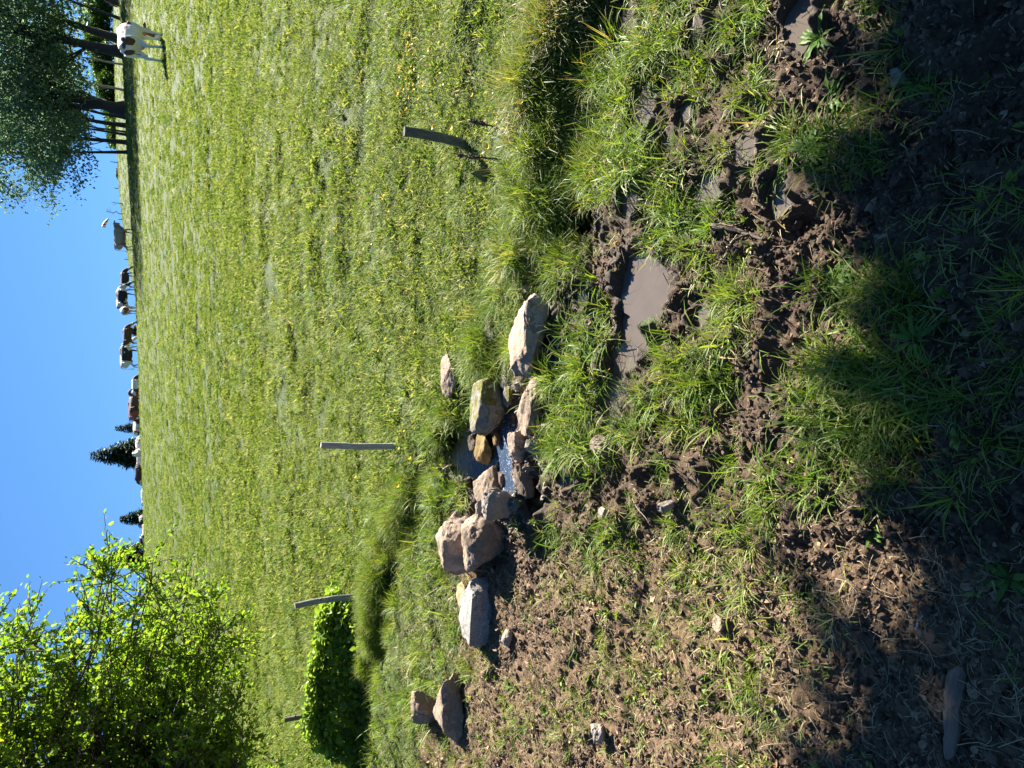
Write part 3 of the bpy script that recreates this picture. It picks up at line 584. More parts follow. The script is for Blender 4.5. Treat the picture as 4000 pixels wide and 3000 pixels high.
pr = np.clip((gc + 0.3 * noise2(x * 6, d * 6, 53) + 0.2 * noise2(x * 17, d * 17, 54) - 0.14) * 1.3, 0, 1)
keep = (rng.uniform(size=n) < pr * (0.12 + 0.2 * dry)) & (s_ < 0.12) & clear_of_rocks(x, d, 1.02) & ~in_water(x, d, z)
x, d, z = x[keep], d[keep], z[keep]; sc_ = rng.uniform(0.6, 1.3, len(x))
scatter('short_grass', K_SPARSE, np.stack([x, d, z - 0.004], 1), zrot(len(x), 0.2), s3(sc_))
# clods, dead leaves, bits of straw
K_CLOD = kit('clod', [clod_mesh(i) for i in range(7)], M_CLOD)
n = 60000; d = rng.uniform(0.5, 4.8, n); x = rng.uniform(-1, 1, n) * (0.45 + 0.56 * d); z, mud, wet, dry, up = land(x, d, True)
keep = (rng.uniform(size=n) < np.clip(mud * (0.8 + 0.8 * noise2(x * 8, d * 8, 55)) * (1 - 0.45 * dry), 0, 1)) & ~in_water(x, d, z) & (up < 0.6)
x, d, z = x[keep], d[keep], z[keep]; sc_ = np.exp(rng.normal(math.log(0.0062), 0.45, len(x))).clip(0.002, 0.017)
scatter('mud_clods', K_CLOD, np.stack([x, d, z + sc_ * 0.1], 1), rng.uniform(0, 6.28, (len(x), 3)), s3(sc_))
def flake(seed):
    r_ = np.random.default_rng(seed); V, fs = leaf_geo(np.array([[-.5, 0, 0.]]), np.array([[1., 0, 0]]), np.array([[0, 0, 1.]]), np.array([1.0]), r_.uniform(0.35, 0.75), r_.uniform(-0.25, 0.25)); return np_mesh('flake', V, [fs], False)
K_PEB = kit('pebble', [clod_mesh(20 + i) for i in range(5)], soil_mat('pebble_stone', [(0.2, (0.1, 0.085, 0.07)), (0.5, (0.25, 0.2, 0.15)), (0.8, (0.42, 0.36, 0.29))], 0.7, 30))
n = 420; a = rng.uniform(0, 1, n); q0 = [plane_pt(*q, -0.02) for q in [(1900, 2080), (2010, 1960), (2080, 1850), (2120, 1650), (2060, 1480), (2190, 960)]]; t5 = a * 5; i5 = np.minimum(t5.astype(int), 4); f5 = t5 - i5; q0 = np.array(q0)
x = q0[i5, 0] * (1 - f5) + q0[i5 + 1, 0] * f5 + rng.normal(0, 0.09, n); d = q0[i5, 1] * (1 - f5) + q0[i5 + 1, 1] * f5 + rng.normal(0, 0.09, n); z = land(x, d); sc_ = np.exp(rng.normal(math.log(0.014), 0.5, n)).clip(0.006, 0.04)
scatter('pebbles', K_PEB, np.stack([x, d, z], 1), rng.uniform(0, 6.28, (n, 3)), s3(sc_))
K_LIT = kit('flake', [flake(i) for i in range(8)], M_LITTER)
n = 60000; d = rng.uniform(0.5, 5.4, n); x = rng.uniform(-1, 1, n) * (0.45 + 0.56 * d); z, mud, wet, dry, up = land(x, d, True)
px, py = proj(np.stack([x, d, z], 1))
keep = (rng.uniform(size=n) < np.clip(0.10 + 0.75 * dry + 0.35 * sst(2850, 3200, px), 0, 1) * (0.7 + 0.6 * noise2(x * 5, d * 5, 56))) & ~in_water(x, d, z) & (up < 0.5) & clear_of_rocks(x, d)
x, d, z = x[keep], d[keep], z[keep]; sc_ = np.exp(rng.normal(math.log(0.013), 0.5, len(x))).clip(0.005, 0.05)
scatter('leaf_litter', K_LIT, np.stack([x, d, z + 0.003], 1), zrot(len(x), 0.45), s3(sc_))
def straw_mesh(seed):
    r_ = np.random.default_rng(seed); mb = MB(); t = np.linspace(-0.5, 0.5, 6); mb.tube(np.stack([t, 0.07 * np.sin(t * r_.uniform(2, 7) + seed), 0.03 * np.cos(t * 5)], 1), np.full(6, 0.011), 4); return mb.mesh('straw')
K_STRAW = kit('straw', [straw_mesh(i) for i in range(6)], M_STRAW)
n = 18000; d = rng.uniform(0.5, 5.4, n); x = rng.uniform(-1, 1, n) * (0.45 + 0.56 * d); z, mud, wet, dry, up = land(x, d, True)
keep = (rng.uniform(size=n) < 0.16 + 0.5 * dry) & ~in_water(x, d, z) & (up < 0.7) & clear_of_rocks(x, d)
x, d, z = x[keep], d[keep], z[keep]; L = np.exp(rng.normal(math.log(0.055), 0.45, len(x))).clip(0.02, 0.16)
scatter('straw_litter', K_STRAW, np.stack([x, d, z + 0.006], 1), zrot(len(x), 0.3), np.stack([L, np.full(len(x), 0.1), np.full(len(x), 0.1)], 1))

# ------------------------------------------------------------------ fence posts, planks, sticks
def post(p_top, p_bot, wpx, mt, label, seed, name='fence_post', group='old wooden fence posts along the bank', depth=None, flat=0.8, knob=True, bow=0.0):
    b = hit(*p_bot) if depth is None else at_depth(*p_bot, depth); r_ = np.random.default_rng(seed)
    t_ = at_depth(*p_top, b.y + 0.03); dist = (b - Vector((0, 0, CAMZ))).length; w_ = wpx / F * dist / 2
    n = 14; ts = np.linspace(-0.25, 1, n); pts = np.array([b.lerp(t_, float(q))[:] for q in ts]); side = np.array([1.0, 0, 0])
    pts += side * (bow * np.sin(np.pi * np.clip(ts, 0, 1)))[:, None] + r_.normal(0, 0.03 * w_, (n, 3))
    mb = MB(); rr = w_ * (1 + r_.normal(0, 0.04, n)); mb.tube(pts, np.stack([rr * flat, rr], 1), 12)
    me = mb.mesh(name); V = np.array([v.co[:] for v in me.vertices])
    a = np.arange(len(V)) % 12; V += (noise3(np.stack([a * 1.7, V[:, 2] * 2.5, a * 0 + seed], 1), seed) * w_ * 0.16)[:, None] * np.array([1, 0.4, 0]); me.vertices.foreach_set('co', V.ravel()); me.update()
    try: me.set_sharp_from_angle(angle=R(50))
    except Exception: pass
    root = empty(name, b, label, 'fence post', group)
    o = link('pole', me, mt, root, -b)
    if knob:
        k = MB(); q = b.lerp(t_, 0.62); k.tube([q[:], (q.x + w_ * 1.3, q.y - w_, q.z)], [w_ * .25, w_ * .2], 6); k.tube([(q.x + w_ * 1.2, q.y - w_, q.z - w_ * .3), (q.x + w_ * 1.2, q.y - w_, q.z + w_ * .3)], [w_ * .35] * 2, 8)
        k.build('insulator', M_BLACK, root, loc=-b)
    return root
m_, t_, b_ = mat('black_plastic'); b_.inputs['Base Color'].default_value = (0.02, 0.02, 0.02, 1); M_BLACK = m_
post((1253, 1738), (1562, 1742), 24, M_POST, 'straight pale grey fence post standing alone in the middle of the bank', 1, knob=False, bow=-0.006)
post((1580, 512), (1822, 562), 36, M_POSTD, 'thick dark leaning fence post with mossy edge beside the yellow flowers', 2, flat=0.6, knob=False, bow=0.006)
post((1152, 2366), (1405, 2330), 22, M_POSTM, 'slightly curved grey fence post at the near end of the leafy bank', 3, bow=0.012)
post((1113, 2812), (1215, 2793), 17, M_POSTD, 'short dark fence post half hidden in the leafy bank', 4)
def stick(name, pxs, rad, mt, label, cat, lift=0.012, taper=0.4, wob=0.004, seed=0, twigs=0):
    pts = [hit(*q) for q in pxs]; n = 10; A = np.array([p_[:] for p_ in pts]); tt = np.linspace(0, len(A) - 1, n)
    V = np.stack([np.interp(tt, range(len(A)), A[:, k]) for k in range(3)], 1); r_ = np.random.default_rng(seed)
    V[:, 2] = np.maximum(V[:, 2], land(V[:, 0], V[:, 1])) + lift; V += r_.normal(0, wob, V.shape); c = Vector(V.mean(0)); V = V - np.array(c)
    mb = MB(); mb.tube(V, rad * np.linspace(1, taper, n) * (1 + r_.normal(0, .08, n)), 8)
    for k in range(twigs):
        i = r_.integers(2, n - 1); e = V[i] + r_.normal(0, 0.04, 3) + np.array([0, 0, 0.02]); mb.tube([V[i], (V[i] + e) / 2 + r_.normal(0, .006, 3), e], [rad * .4, rad * .3, rad * .15], 5)
    return tag(mb.build(name, mt, loc=c), label, cat)
stick('stick', [(2800, 884), (2880, 900), (3005, 930)], 0.011, M_TWIG, 'dark thick broken stick lying across wet mud', 'stick', seed=1, twigs=2)
stick('stick', [(2766, 1045), (2785, 1110), (2812, 1180)], 0.006, M_TWIG, 'thin brown twig poking out of the mud below the big puddle', 'stick', seed=2)
stick('stick', [(2885, 930), (2840, 1000), (2805, 1065)], 0.003, M_STRAW, 'thin pale curved root lying over the dark hoof hole', 'stick', seed=3, twigs=2)
stick('stick', [(2250, 2470), (2272, 2560)], 0.007, M_LOG, 'short straight brown stick on trodden soil left of the stones', 'stick', seed=4, wob=0.002)
stick('stick', [(3000, 2530), (3030, 2570), (3045, 2640)], 0.003, M_STRAW, 'pale bent straw stalk at the edge of the shade', 'stalk', seed=5)
stick('stick', [(3540, 1690), (3620, 1665), (3700, 1650)], 0.003, M_POST, 'thin pale branching twig in the shaded grass', 'stick', seed=6, twigs=3)
stick('stick', [(1728, 1840), (1785, 1800)], 0.006, M_STRAW, 'pale broken stick at the edge of the stream pool', 'stick', seed=7)
stick('stick', [(3596, 2470), (3612, 2380)], 0.0035, M_POST, 'short whitish twig on shaded brown soil', 'stick', seed=8)
a_, b_ = hit(3775, 2600), hit(3712, 2955); mb = MB(); n = 22; r_ = np.random.default_rng(9); L_ = (b_ - a_).length; t_ = np.linspace(-0.5, 0.5, n)
rr = np.interp(t_, [-.5, -.42, -.1, .3, .44, .5], [.006, .022, .025, .019, .014, .005]) * (1 + r_.normal(0, .05, n)); mb.tube(np.stack([t_ * L_, 0.006 * np.sin(t_ * 5) + r_.normal(0, .0012, n), t_ * 0], 1), np.stack([rr * .6, rr], 1), 14)
me = mb.mesh('driftwood'); V = np.array([v.co[:] for v in me.vertices]); a = np.arange(len(V)) % 14; V[:, 1:] *= (1 + 0.2 * noise3(np.stack([a * 1.3, V[:, 0] * 7, a * 0.], 1), 3))[:, None]; me.vertices.foreach_set('co', V.ravel()); me.update()
c_ = (a_ + b_) / 2; o = link('driftwood', me, M_LOG, loc=(c_.x, c_.y, c_.z + .018)); o.rotation_euler = (0, -math.asin((b_.z - a_.z) / L_), math.atan2(b_.y - a_.y, b_.x - a_.x)); tag(o, 'weathered flat piece of driftwood lying on shaded soil', 'driftwood')
pk = hit(1928, 680); mb = MB(); L_ = 0.045
mb.add([(-L_, 0, -.03), (L_, .0, -.05), (L_ * 0.9, 0.0, 0.0), (-L_ * .9, 0, .075), (-L_, .015, -.03), (L_, .015, -.05), (L_ * 0.9, 0.015, 0.0), (-L_ * .9, 0.015, .075)], [(0, 1, 2, 3), (7, 6, 5, 4), (0, 4, 5, 1), (1, 5, 6, 2), (2, 6, 7, 3), (3, 7, 4, 0)])
o = mb.build('wooden_plank', M_POSTD, smooth=False, loc=(pk.x, pk.y, pk.z + 0.06)); o.rotation_euler = (0.3, 0.25, 0.2); tag(o, 'grey broken piece of plank stuck in grass near the leaning post', 'plank')
def dead_stem(p0, p1, label, seed):
    b = hit(*p0); t_ = at_depth(*p1, b.y + 0.02); r_ = np.random.default_rng(seed); mb = MB(); n = 12
    V = np.array([b.lerp(t_, k / (n - 1))[:] for k in range(n)]) - np.array(b); V += r_.normal(0, 0.003, V.shape); mb.tube(V, np.linspace(0.006, 0.003, n), 6)
    for k in range(46):
        q = V[0] + (V[-1] - V[0]) * r_.uniform(0.45, 1); e = q + r_.normal(0, 0.012, 3) + np.array([0, 0, 0.008]); mb.tube([q, e], [0.003, 0.004], 4)
    return tag(mb.build('dead_dock_stem', M_TWIG, loc=b), label, 'dead plant', 'dead dock stems by the leaning post')
dead_stem((1972, 622), (1790, 610), 'dark dead seed stalk left of the leaning post, the taller', 1)
dead_stem((1960, 500), (1842, 475), 'dark dead seed stalk right of the leaning post foot', 2)

# ------------------------------------------------------------------ broad-leaved plants and flowers
def dock(px, py, nl, size, label, seed, up=0.5):
    b = hit(px, py); r_ = np.random.default_rng(seed); root = empty('broad_leaved_plant', b, label, 'plant', 'broad leaved plants in the wet ground')
    for k in range(nl):
        a = r_.uniform(0, 6.28); e = up * r_.uniform(0.4, 1.5); L = size * r_.uniform(0.6, 1.1); n = 8; mb = MB(); V = []; fs = []
        for i in range(n + 1):
            t = i / n; ee = e - 1.1 * t * t; hx = L * t * math.cos(e * 0.8); hz = L * (t * math.sin(e) - 0.45 * t * t) + 0.01
            wd = L * 0.075 * (math.sin(math.pi * min(1, 0.05 + t ** 0.8)) if t > 0.15 else 0.15); wv = 0.012 * math.sin(t * 16 + k)
            for s_, u in ((-1, 0.35), (0, 0), (1, 0.35)):
                V.append((hx * math.cos(a) - s_ * wd * math.sin(a), hx * math.sin(a) + s_ * wd * math.cos(a), max(hz + abs(s_) * wd * u + s_ * wv * .3, 0.004)))
        for i in range(n):
            for j in (0, 1): fs.append((i * 3 + j, i * 3 + j + 1, i * 3 + j + 4, i * 3 + j + 3))
        mb.add(V, fs); me = mb.mesh('leaf'); fattr(me, 'tint', np.full(len(V), r_.uniform(0, 1))); link('leaf', me, M_DOCK, root)
    return root
for i, (px, py, nl, sz, lab) in enumerate([(3255, 385, 7, 0.15, 'broad leaved dock plant in sun next to dark soil'), (3215, 150, 4, 0.17, 'tall arching leaf plant at the edge of the deep shade'),
        (3170, 590, 9, 0.17, 'spreading broad leaved plant beside the brown puddle'), (3590, 330, 6, 0.12, 'small greyish broad leaved plant in deep shade'), (3280, 1080, 8, 0.18, 'wide leaved plant at the shade edge below the main puddle'),
        (2150, 1265, 8, 0.08, 'small clover like plant in front of the largest tan block'), (3420, 2080, 3, 0.10, 'small plant with one bright curled leaf on shaded soil'), (3960, 2260, 4, 0.16, 'blue green leaf plant in deep shade on the left'),
        (1990, 2670, 5, 0.09, 'little broad leaved plant in front of the left stone pair'), (3590, 1330, 6, 0.15, 'broad leaved plant in the dark shade under the trees')]):
    dock(px, py, nl + 12, sz * 0.6, lab, 60 + i)
m_, t_, b_ = mat('yellow_petal'); b_.inputs['Base Color'].default_value = (0.85, 0.55, 0.01, 1); b_.inputs['Roughness'].default_value = 0.5; M_PETAL = m_
m_, t_, b_ = mat('green_stem'); b_.inputs['Base Color'].default_value = (0.08, 0.17, 0.03, 1); M_STEM = m_
mb = MB()
for k in range(5):
    a = k * 1.2566; ca, sa = math.cos(a), math.sin(a)
    def q(r0, w0, z0): return (r0 * ca - w0 * sa, r0 * sa + w0 * ca, z0)
    mb.add([q(0.001, 0, 0), q(0.006, -0.005, 0.003), q(0.0115, -0.003, 0.007), q(0.0115, 0.003, 0.007), q(0.006, 0.005, 0.003)], [(0, 1, 2, 3, 4)])
me_pet = mb.mesh('petals'); me_pet.materials.append(M_PETAL)
mb = MB(); mb.tube([(0, 0, 0), (0.004, 0.003, 0.5), (0, 0, 1)], [0.0016, 0.0013, 0.001], 5); me_stem = mb.mesh('stem'); me_stem.materials.append(M_STEM)
FL = [(1690 + 35 * rng.normal() + 0, 330 + 130 * rng.normal()) for _ in range(46)] + [(1560 + 170 * rng.uniform(-1, 1), rng.uniform(600, 1900)) for _ in range(26)] + [(1940 + 90 * rng.normal(), rng.uniform(300, 620)) for _ in range(14)] + [(rng.uniform(1300, 1700), rng.uniform(0, 1500)) for _ in range(26)]
for i, (px, py) in enumerate(FL):
    b = hit(px, min(max(py, 5), 2950)); h = rng.uniform(0.08, 0.16)
    r_ = empty('buttercup', b, 'small yellow buttercup blooming in the pasture grass behind the bank', 'flower', 'yellow buttercups in the pasture')
    s_ = link('stem', me_stem, None, r_); s_.scale = (1, 1, h); f_ = link('flower_head', me_pet, None, r_); f_.location = (0, 0, h); f_.scale = [rng.uniform(0.8, 1.25)] * 3
    f_.rotation_euler = (rng.normal(0.5, 0.4), rng.normal(0, 0.4), rng.uniform(0, 6))

# ------------------------------------------------------------------ cows
def remesh(mb, vox):
    me = mb.mesh('tmp'); o = bpy.data.objects.new('tmp', me); COL.objects.link(o)
    m1 = o.modifiers.new('r', 'REMESH'); m1.mode = 'VOXEL'; m1.voxel_size = vox
    m2 = o.modifiers.new('s', 'SMOOTH'); m2.factor = 0.6; m2.iterations = 4
    dg = bpy.context.evaluated_depsgraph_get(); r_ = bpy.data.meshes.new_from_object(o.evaluated_get(dg)); bpy.data.objects.remove(o); bpy.data.meshes.remove(me)
    r_.polygons.foreach_set('use_smooth', [True] * len(r_.polygons)); return r_
def cow_mesh(pose, seed=0, calf=False):
    mb = MB(); T = mb.tube; g = 16
    T([(-.84, 0, 1.16), (-.78, 0, 1.14), (-.62, 0, 1.10), (-.35, 0, 1.04), (0, 0, 1.0), (.3, 0, 1.0), (.55, 0, 1.03), (.74, 0, 1.07), (.86, 0, 1.08)],
      [(.10, .12), (.21, .2), (.28, .26), (.34, .3), (.385, .335), (.385, .32), (.36, .27), (.29, .2), (.17, .12)], g)
    T([(-.84, .0, 1.33), (-.5, 0, 1.34), (0, 0, 1.33), (.5, 0, 1.36), (.7, 0, 1.32)], [.04, .07, .07, .08, .05], 8)          # spine and withers
    for s_ in (-1, 1):
        T([(-.58, s_ * .2, 1.27), (-.5, s_ * .24, 1.25)], [.06, .06], 8)                                                       # hip bones
        k = 0.05 * s_ * (1 if seed % 2 else -1)
        T([(.60, s_ * .17, 1.1), (.56, s_ * .19, .88), (.57 + k, s_ * .175, .70), (.585 + k * 2, s_ * .165, .46), (.575 + k * 2.4, s_ * .16, .30), (.57 + k * 3, s_ * .16, .13), (.6 + k * 3, s_ * .16, .03)],
          [(.16, .09), (.15, .09), (.095, .07), (.062, .058), (.042, .04), (.046, .044), (.058, .052)], 10)
        T([(-.60, s_ * .16, 1.16), (-.52, s_ * .2, .95), (-.45 - k, s_ * .2, .78), (-.6 - k, s_ * .18, .62), (-.72 - k * 2, s_ * .17, .52), (-.69 - k * 2.6, s_ * .165, .32), (-.66 - k * 3, s_ * .165, .13), (-.62 - k * 3, s_ * .165, .03)],
          [(.2, .13), (.2, .13), (.145, .1), (.095, .07), (.068, .05), (.045, .042), (.048, .045), (.06, .052)], 10)
    T([(-.5, 0, .8), (-.35, 0, .7), (-.2, 0, .72)], [.08, .14, .06], 10)                                                        # udder
    T([(-.85, 0, 1.32), (-.92, 0, 1.2), (-.93, .02, .9), (-.91, .03, .62), (-.9, .03, .5)], [.035, .03, .022, .03, .045], 6)   # tail
    if pose == 'graze': nk = [(.72, 0, 1.1), (.95, 0, .95), (1.15, 0, .72), (1.28, .0, .5)]; hd = [(1.22, 0, .58), (1.32, 0, .48), (1.40, 0, .34), (1.46, 0, .18), (1.48, 0, .07)]
    elif pose == 'tuck': nk = [(.72, 0, 1.1), (.92, .02, .9), (1.02, .08, .68), (1.08, .14, .5)]; hd = [(1.04, .1, .58), (1.1, .15, .46), (1.12, .22, .32), (1.12, .28, .18), (1.11, .3, .08)]
    elif pose == 'look': nk = [(.68, 0, 1.1), (.85, -.02, 1.15), (.97, -.08, 1.24), (1.0, -.12, 1.3)]; hd = [(1.0, -.04, 1.38), (1.02, -.18, 1.34), (1.03, -.32, 1.22), (1.03, -.45, 1.1), (1.03, -.52, 1.04)]
    else: nk = [(.70, 0, 1.12), (.92, 0, 1.22), (1.1, 0, 1.34), (1.2, 0, 1.4)]; hd = [(1.14, 0, 1.45), (1.28, 0, 1.4), (1.42, 0, 1.3), (1.55, 0, 1.2), (1.62, 0, 1.15)]
    T(nk, [(.27, .15), (.2, .12), (.15, .105), (.12, .1)], 12); T(hd, [(.09, .1), (.125, .115), (.1, .085), (.075, .065), (.055, .06)], 12)
    h0, h1 = np.array(hd[0], float), np.array(hd[1], float); fw = h1 - h0; fw /= np.linalg.norm(fw); sd_ = np.cross(fw, [0, 0, 1]); sd_ /= np.linalg.norm(sd_); up_v = np.cross(sd_, fw)
    for s_ in (-1, 1):
        b = h0 + sd_ * s_ * .09 + fw * .02; T([b, b + sd_ * s_ * .1 - fw * .02, b + sd_ * s_ * .2 - fw * .03 - up_v * .03], [(.035, .03), (.07, .03), (.03, .025)], 8)
        T([h1 + sd_ * s_ * .075 + up_v * .05, h1 + sd_ * s_ * .1 + up_v * .06], [.025, .02], 6)
    me = remesh(mb, 0.024); me['head'] = [float(c) for c in (h0 + h1) / 2]; return me
COWM = {p_: cow_mesh(p_, i) for i, p_ in enumerate(('graze', 'stand', 'look', 'tuck'))}
def cow_mat():
    m_, t, bs = mat('cow_hide'); c = attr(t, 'coat').outputs['Color']; n1 = noise(t, 20, 5)
    t.links.new(mix(t, 0.35, c, ramp(t, n1, [(0.3, (0.7, 0.68, 0.64)), (0.7, (1.1, 1.1, 1.1))]), 'MULTIPLY'), bs.inputs['Base Color']); bs.inputs['Roughness'].default_value = 0.7
    bump(t, bs, noise(t, 90, 3), 0.25, 0.01); return m_
M_COW = cow_mat()
WHT = (0.74, 0.70, 0.62); DBR = (0.085, 0.04, 0.028); RED = (0.34, 0.12, 0.055); BLK = (0.018, 0.016, 0.018); TAN = (0.56, 0.38, 0.22); CHO = (0.035, 0.022, 0.018)
def coat(me0, base, patch, amount, seed, spots=None, head=None, legs=None):
    me = me0.copy(); n = len(me.vertices); V = np.empty(n * 3); me.vertices.foreach_get('co', V); V = V.reshape(-1, 3)
    C = np.tile(np.array(base), (n, 1)); nz = noise3(V * 2.3 + seed * 7.7, seed) + 0.35 * noise3(V * 6 + seed, seed + 9)
    C[nz > (0.5 - 1.0 * amount)] = patch
    if spots is not None:
        C[:] = base
        for (cx, cy, cz, rx, ry, rz, cc) in spots:
            q = np.sqrt(((V[:, 0] - cx) / rx) ** 2 + ((V[:, 1] - cy) / ry) ** 2 + ((V[:, 2] - cz) / rz) ** 2) + 0.4 * noise3(V * 4 + 5, seed)
            C[q < 1] = cc
    hp = np.array(me0['head'][:])
    if head is not None: C[np.linalg.norm((V - hp) * [1, 1, 1], axis=1) < 0.3] = head
    if legs is not None: C[V[:, 2] < 0.55 + 0.1 * nz] = legs
    ud = (np.abs(V[:, 0] + .35) < .2) & (np.abs(V[:, 1]) < .13) & (V[:, 2] > .5) & (V[:, 2] < .68); C[ud] = (0.5, 0.3, 0.24)
    C[V[:, 2] < 0.07] = (0.05, 0.04, 0.035)
    fattr(me, 'coat', np.concatenate([C, np.ones((n, 1))], 1), 'FLOAT_COLOR'); return me
def cow(me, pos, heading, scale, label, group='cows grazing the pasture'):
    o = link('cow', me, M_COW, loc=pos); o.rotation_euler = (0, 0, heading); o.scale = [scale] * 3
    return tag(o, label, 'cow', group)
# the near one on the right, rump towards the camera, head down behind its forelegs
BROWNSP = (0.13, 0.05, 0.03)
spots = [(-.70, -.26, 1.04, .17, .13, .2, (0.085, 0.04, 0.028)), (-.86, .12, 0.98, .12, .16, .3, (0.085, 0.04, 0.028)), (-.8, -.1, 1.22, .1, .12, .06, (0.085, 0.04, 0.028)), (.15, -.25, 1.16, .17, .3, .07, BROWNSP), (.1, -.15, 1.32, .1, .16, .1, BROWNSP), (.5, -.2, 1.1, .09, .2, .09, BROWNSP), (.55, -.1, 1.35, .12, .2, .07, BROWNSP), (-.1, -.22, 1.28, .1, .15, .07, BROWNSP)]
c0 = hit(640, 178)
cow(coat(COWM['tuck'], WHT, DBR, 0, 3, spots, head=BROWNSP), c0, R(42), 175 / F * c0.y / 1.42 * 0.84, 'large white cow with brown spots and brown rump patch grazing alone at right')
def far_cow(top, py, wpx, pose, heading, ct, label, feet=None, hgt=1.42):
    """stand a cow on the field so that its back shows at photo x=top; feet given when they are seen"""
    best = None
    ds = np.arange(36, 150, 0.5)
    for d_ in ds:
        r_ = ray(top, py); x_ = r_.x / r_.y * d_; z_ = H(x_, d_); tp, _ = proj(np.array([x_, d_, z_ + hgt]))
        if feet is not None:
            ft, _ = proj(np.array([x_, d_, z_])); e = abs(ft - feet) + 0.12 * abs(tp - top)
        else: e = abs(tp - top) + (0 if d_ > 60 else 40)
        if best is None or e < best[0]: best = (e, x_, d_, z_)
    _, x_, d_, z_ = best; sc_ = 1.0
    if feet is not None: ft, _ = proj(np.array([x_, d_, z_])); sc_ = min(max((ft - top) / F * d_ / hgt, 0.6), 1.3)
    cow(coat(COWM[pose], *ct[:4], head=ct[4] if len(ct) > 4 else None, legs=ct[5] if len(ct) > 5 else None), (x_, d_, z_), R(heading), sc_, label)
W_, Dk, Rd, Bk, Tn, Ch = WHT, DBR, RED, BLK, TAN, CHO
far_cow(374, -38, 60, 'graze', 200, (Rd, W_, 0.2, 3, Rd), 'brown and white cow cut off at the right edge under the trees', feet=462)
far_cow(452, 675, 70, 'graze', 160, (Dk, Dk, 0.5, 5), 'dark reddish brown cow grazing low behind the crest under the dark trees')
far_cow(462, 930, 75, 'look', -8, (Tn, Tn, 0.5, 7, (0.3, 0.24, 0.2)), 'tan cow standing sideways with its head turned towards the camera', feet=528)
far_cow(478, 1092, 80, 'graze', 12, (Ch, Ch, 0.5, 8, (0.5, 0.45, 0.4), (0.2, 0.16, 0.14)), 'dark brown cow grazing just right of a black and white cow', feet=532)
far_cow(470, 1165, 70, 'graze', 20, (W_, Bk, 0.38, 9), 'black and white cow between a dark brown cow and a reddish white cow', feet=534)
far_cow(482, 1212, 45, 'graze', 75, (Rd, W_, 0.42, 10), 'reddish white cow seen from behind at the end of a group of three', feet=532)
far_cow(492, 1312, 70, 'graze', 15, (Dk, Dk, 0.5, 11, (0.4, 0.3, 0.25)), 'dark brown cow with reddish back just behind a mostly white cow', feet=543)
far_cow(486, 1392, 110, 'graze', 14, (W_, Bk, 0.25, 12), 'mostly white cow with black patches walking in front of a small spruce', feet=556)
far_cow(514, 1510, 55, 'graze', 10, (Dk, W_, 0.5, 13), 'small brown cow with white hindquarters grazing ahead of the russet cow')
far_cow(504, 1578, 50, 'stand', 30, (Dk, Dk, 0.5, 14), 'dark brown cow hidden behind the russet cow')
far_cow(510, 1600, 110, 'graze', 2, (Rd, Rd, 0.5, 15), 'russet brown cow standing broadside on the crest', feet=582)
far_cow(518, 1672, 35, 'graze', 40, (Dk, W_, 0.4, 16), 'brown cow with white legs behind the crest near the small spruce')
far_cow(528, 1742, 35, 'graze', 30, (W_, Dk, 0.3, 17), 'white and brown cow grazing below the tall spruce, right of it')
far_cow(519, 1772, 20, 'stand', -85, (W_, W_, 0.5, 18, (0.6, 0.56, 0.52)), 'white faced cow seen head on in front of the tall spruce')
far_cow(533, 1806, 40, 'graze', 170, (W_, Rd, 0.2, 19), 'nearly white cow in front of the tall spruce')
far_cow(526, 1850, 50, 'graze', 185, (Dk, W_, 0.3, 20), 'brown cow with white hindquarters left of the tall spruce')
far_cow(549, 1942, 45, 'graze', 10, (Dk, W_, 0.6, 21), 'pale backed cow barely showing above the crest between two spruces')
far_cow(541, 2028, 35, 'graze', 80, (Ch, Ch, 0.5, 22), 'black brown cow in front of the pointed spruce')
far_cow(556, 2074, 25, 'graze', 20, (W_, Tn, 0.5, 23), 'cream cow barely showing above the crest left of the pointed spruce')
far_cow(543, 2122, 45, 'graze', 175, (W_, Bk, 0.42, 24), 'black and white cow in front of the spruce beside the leafy tree')

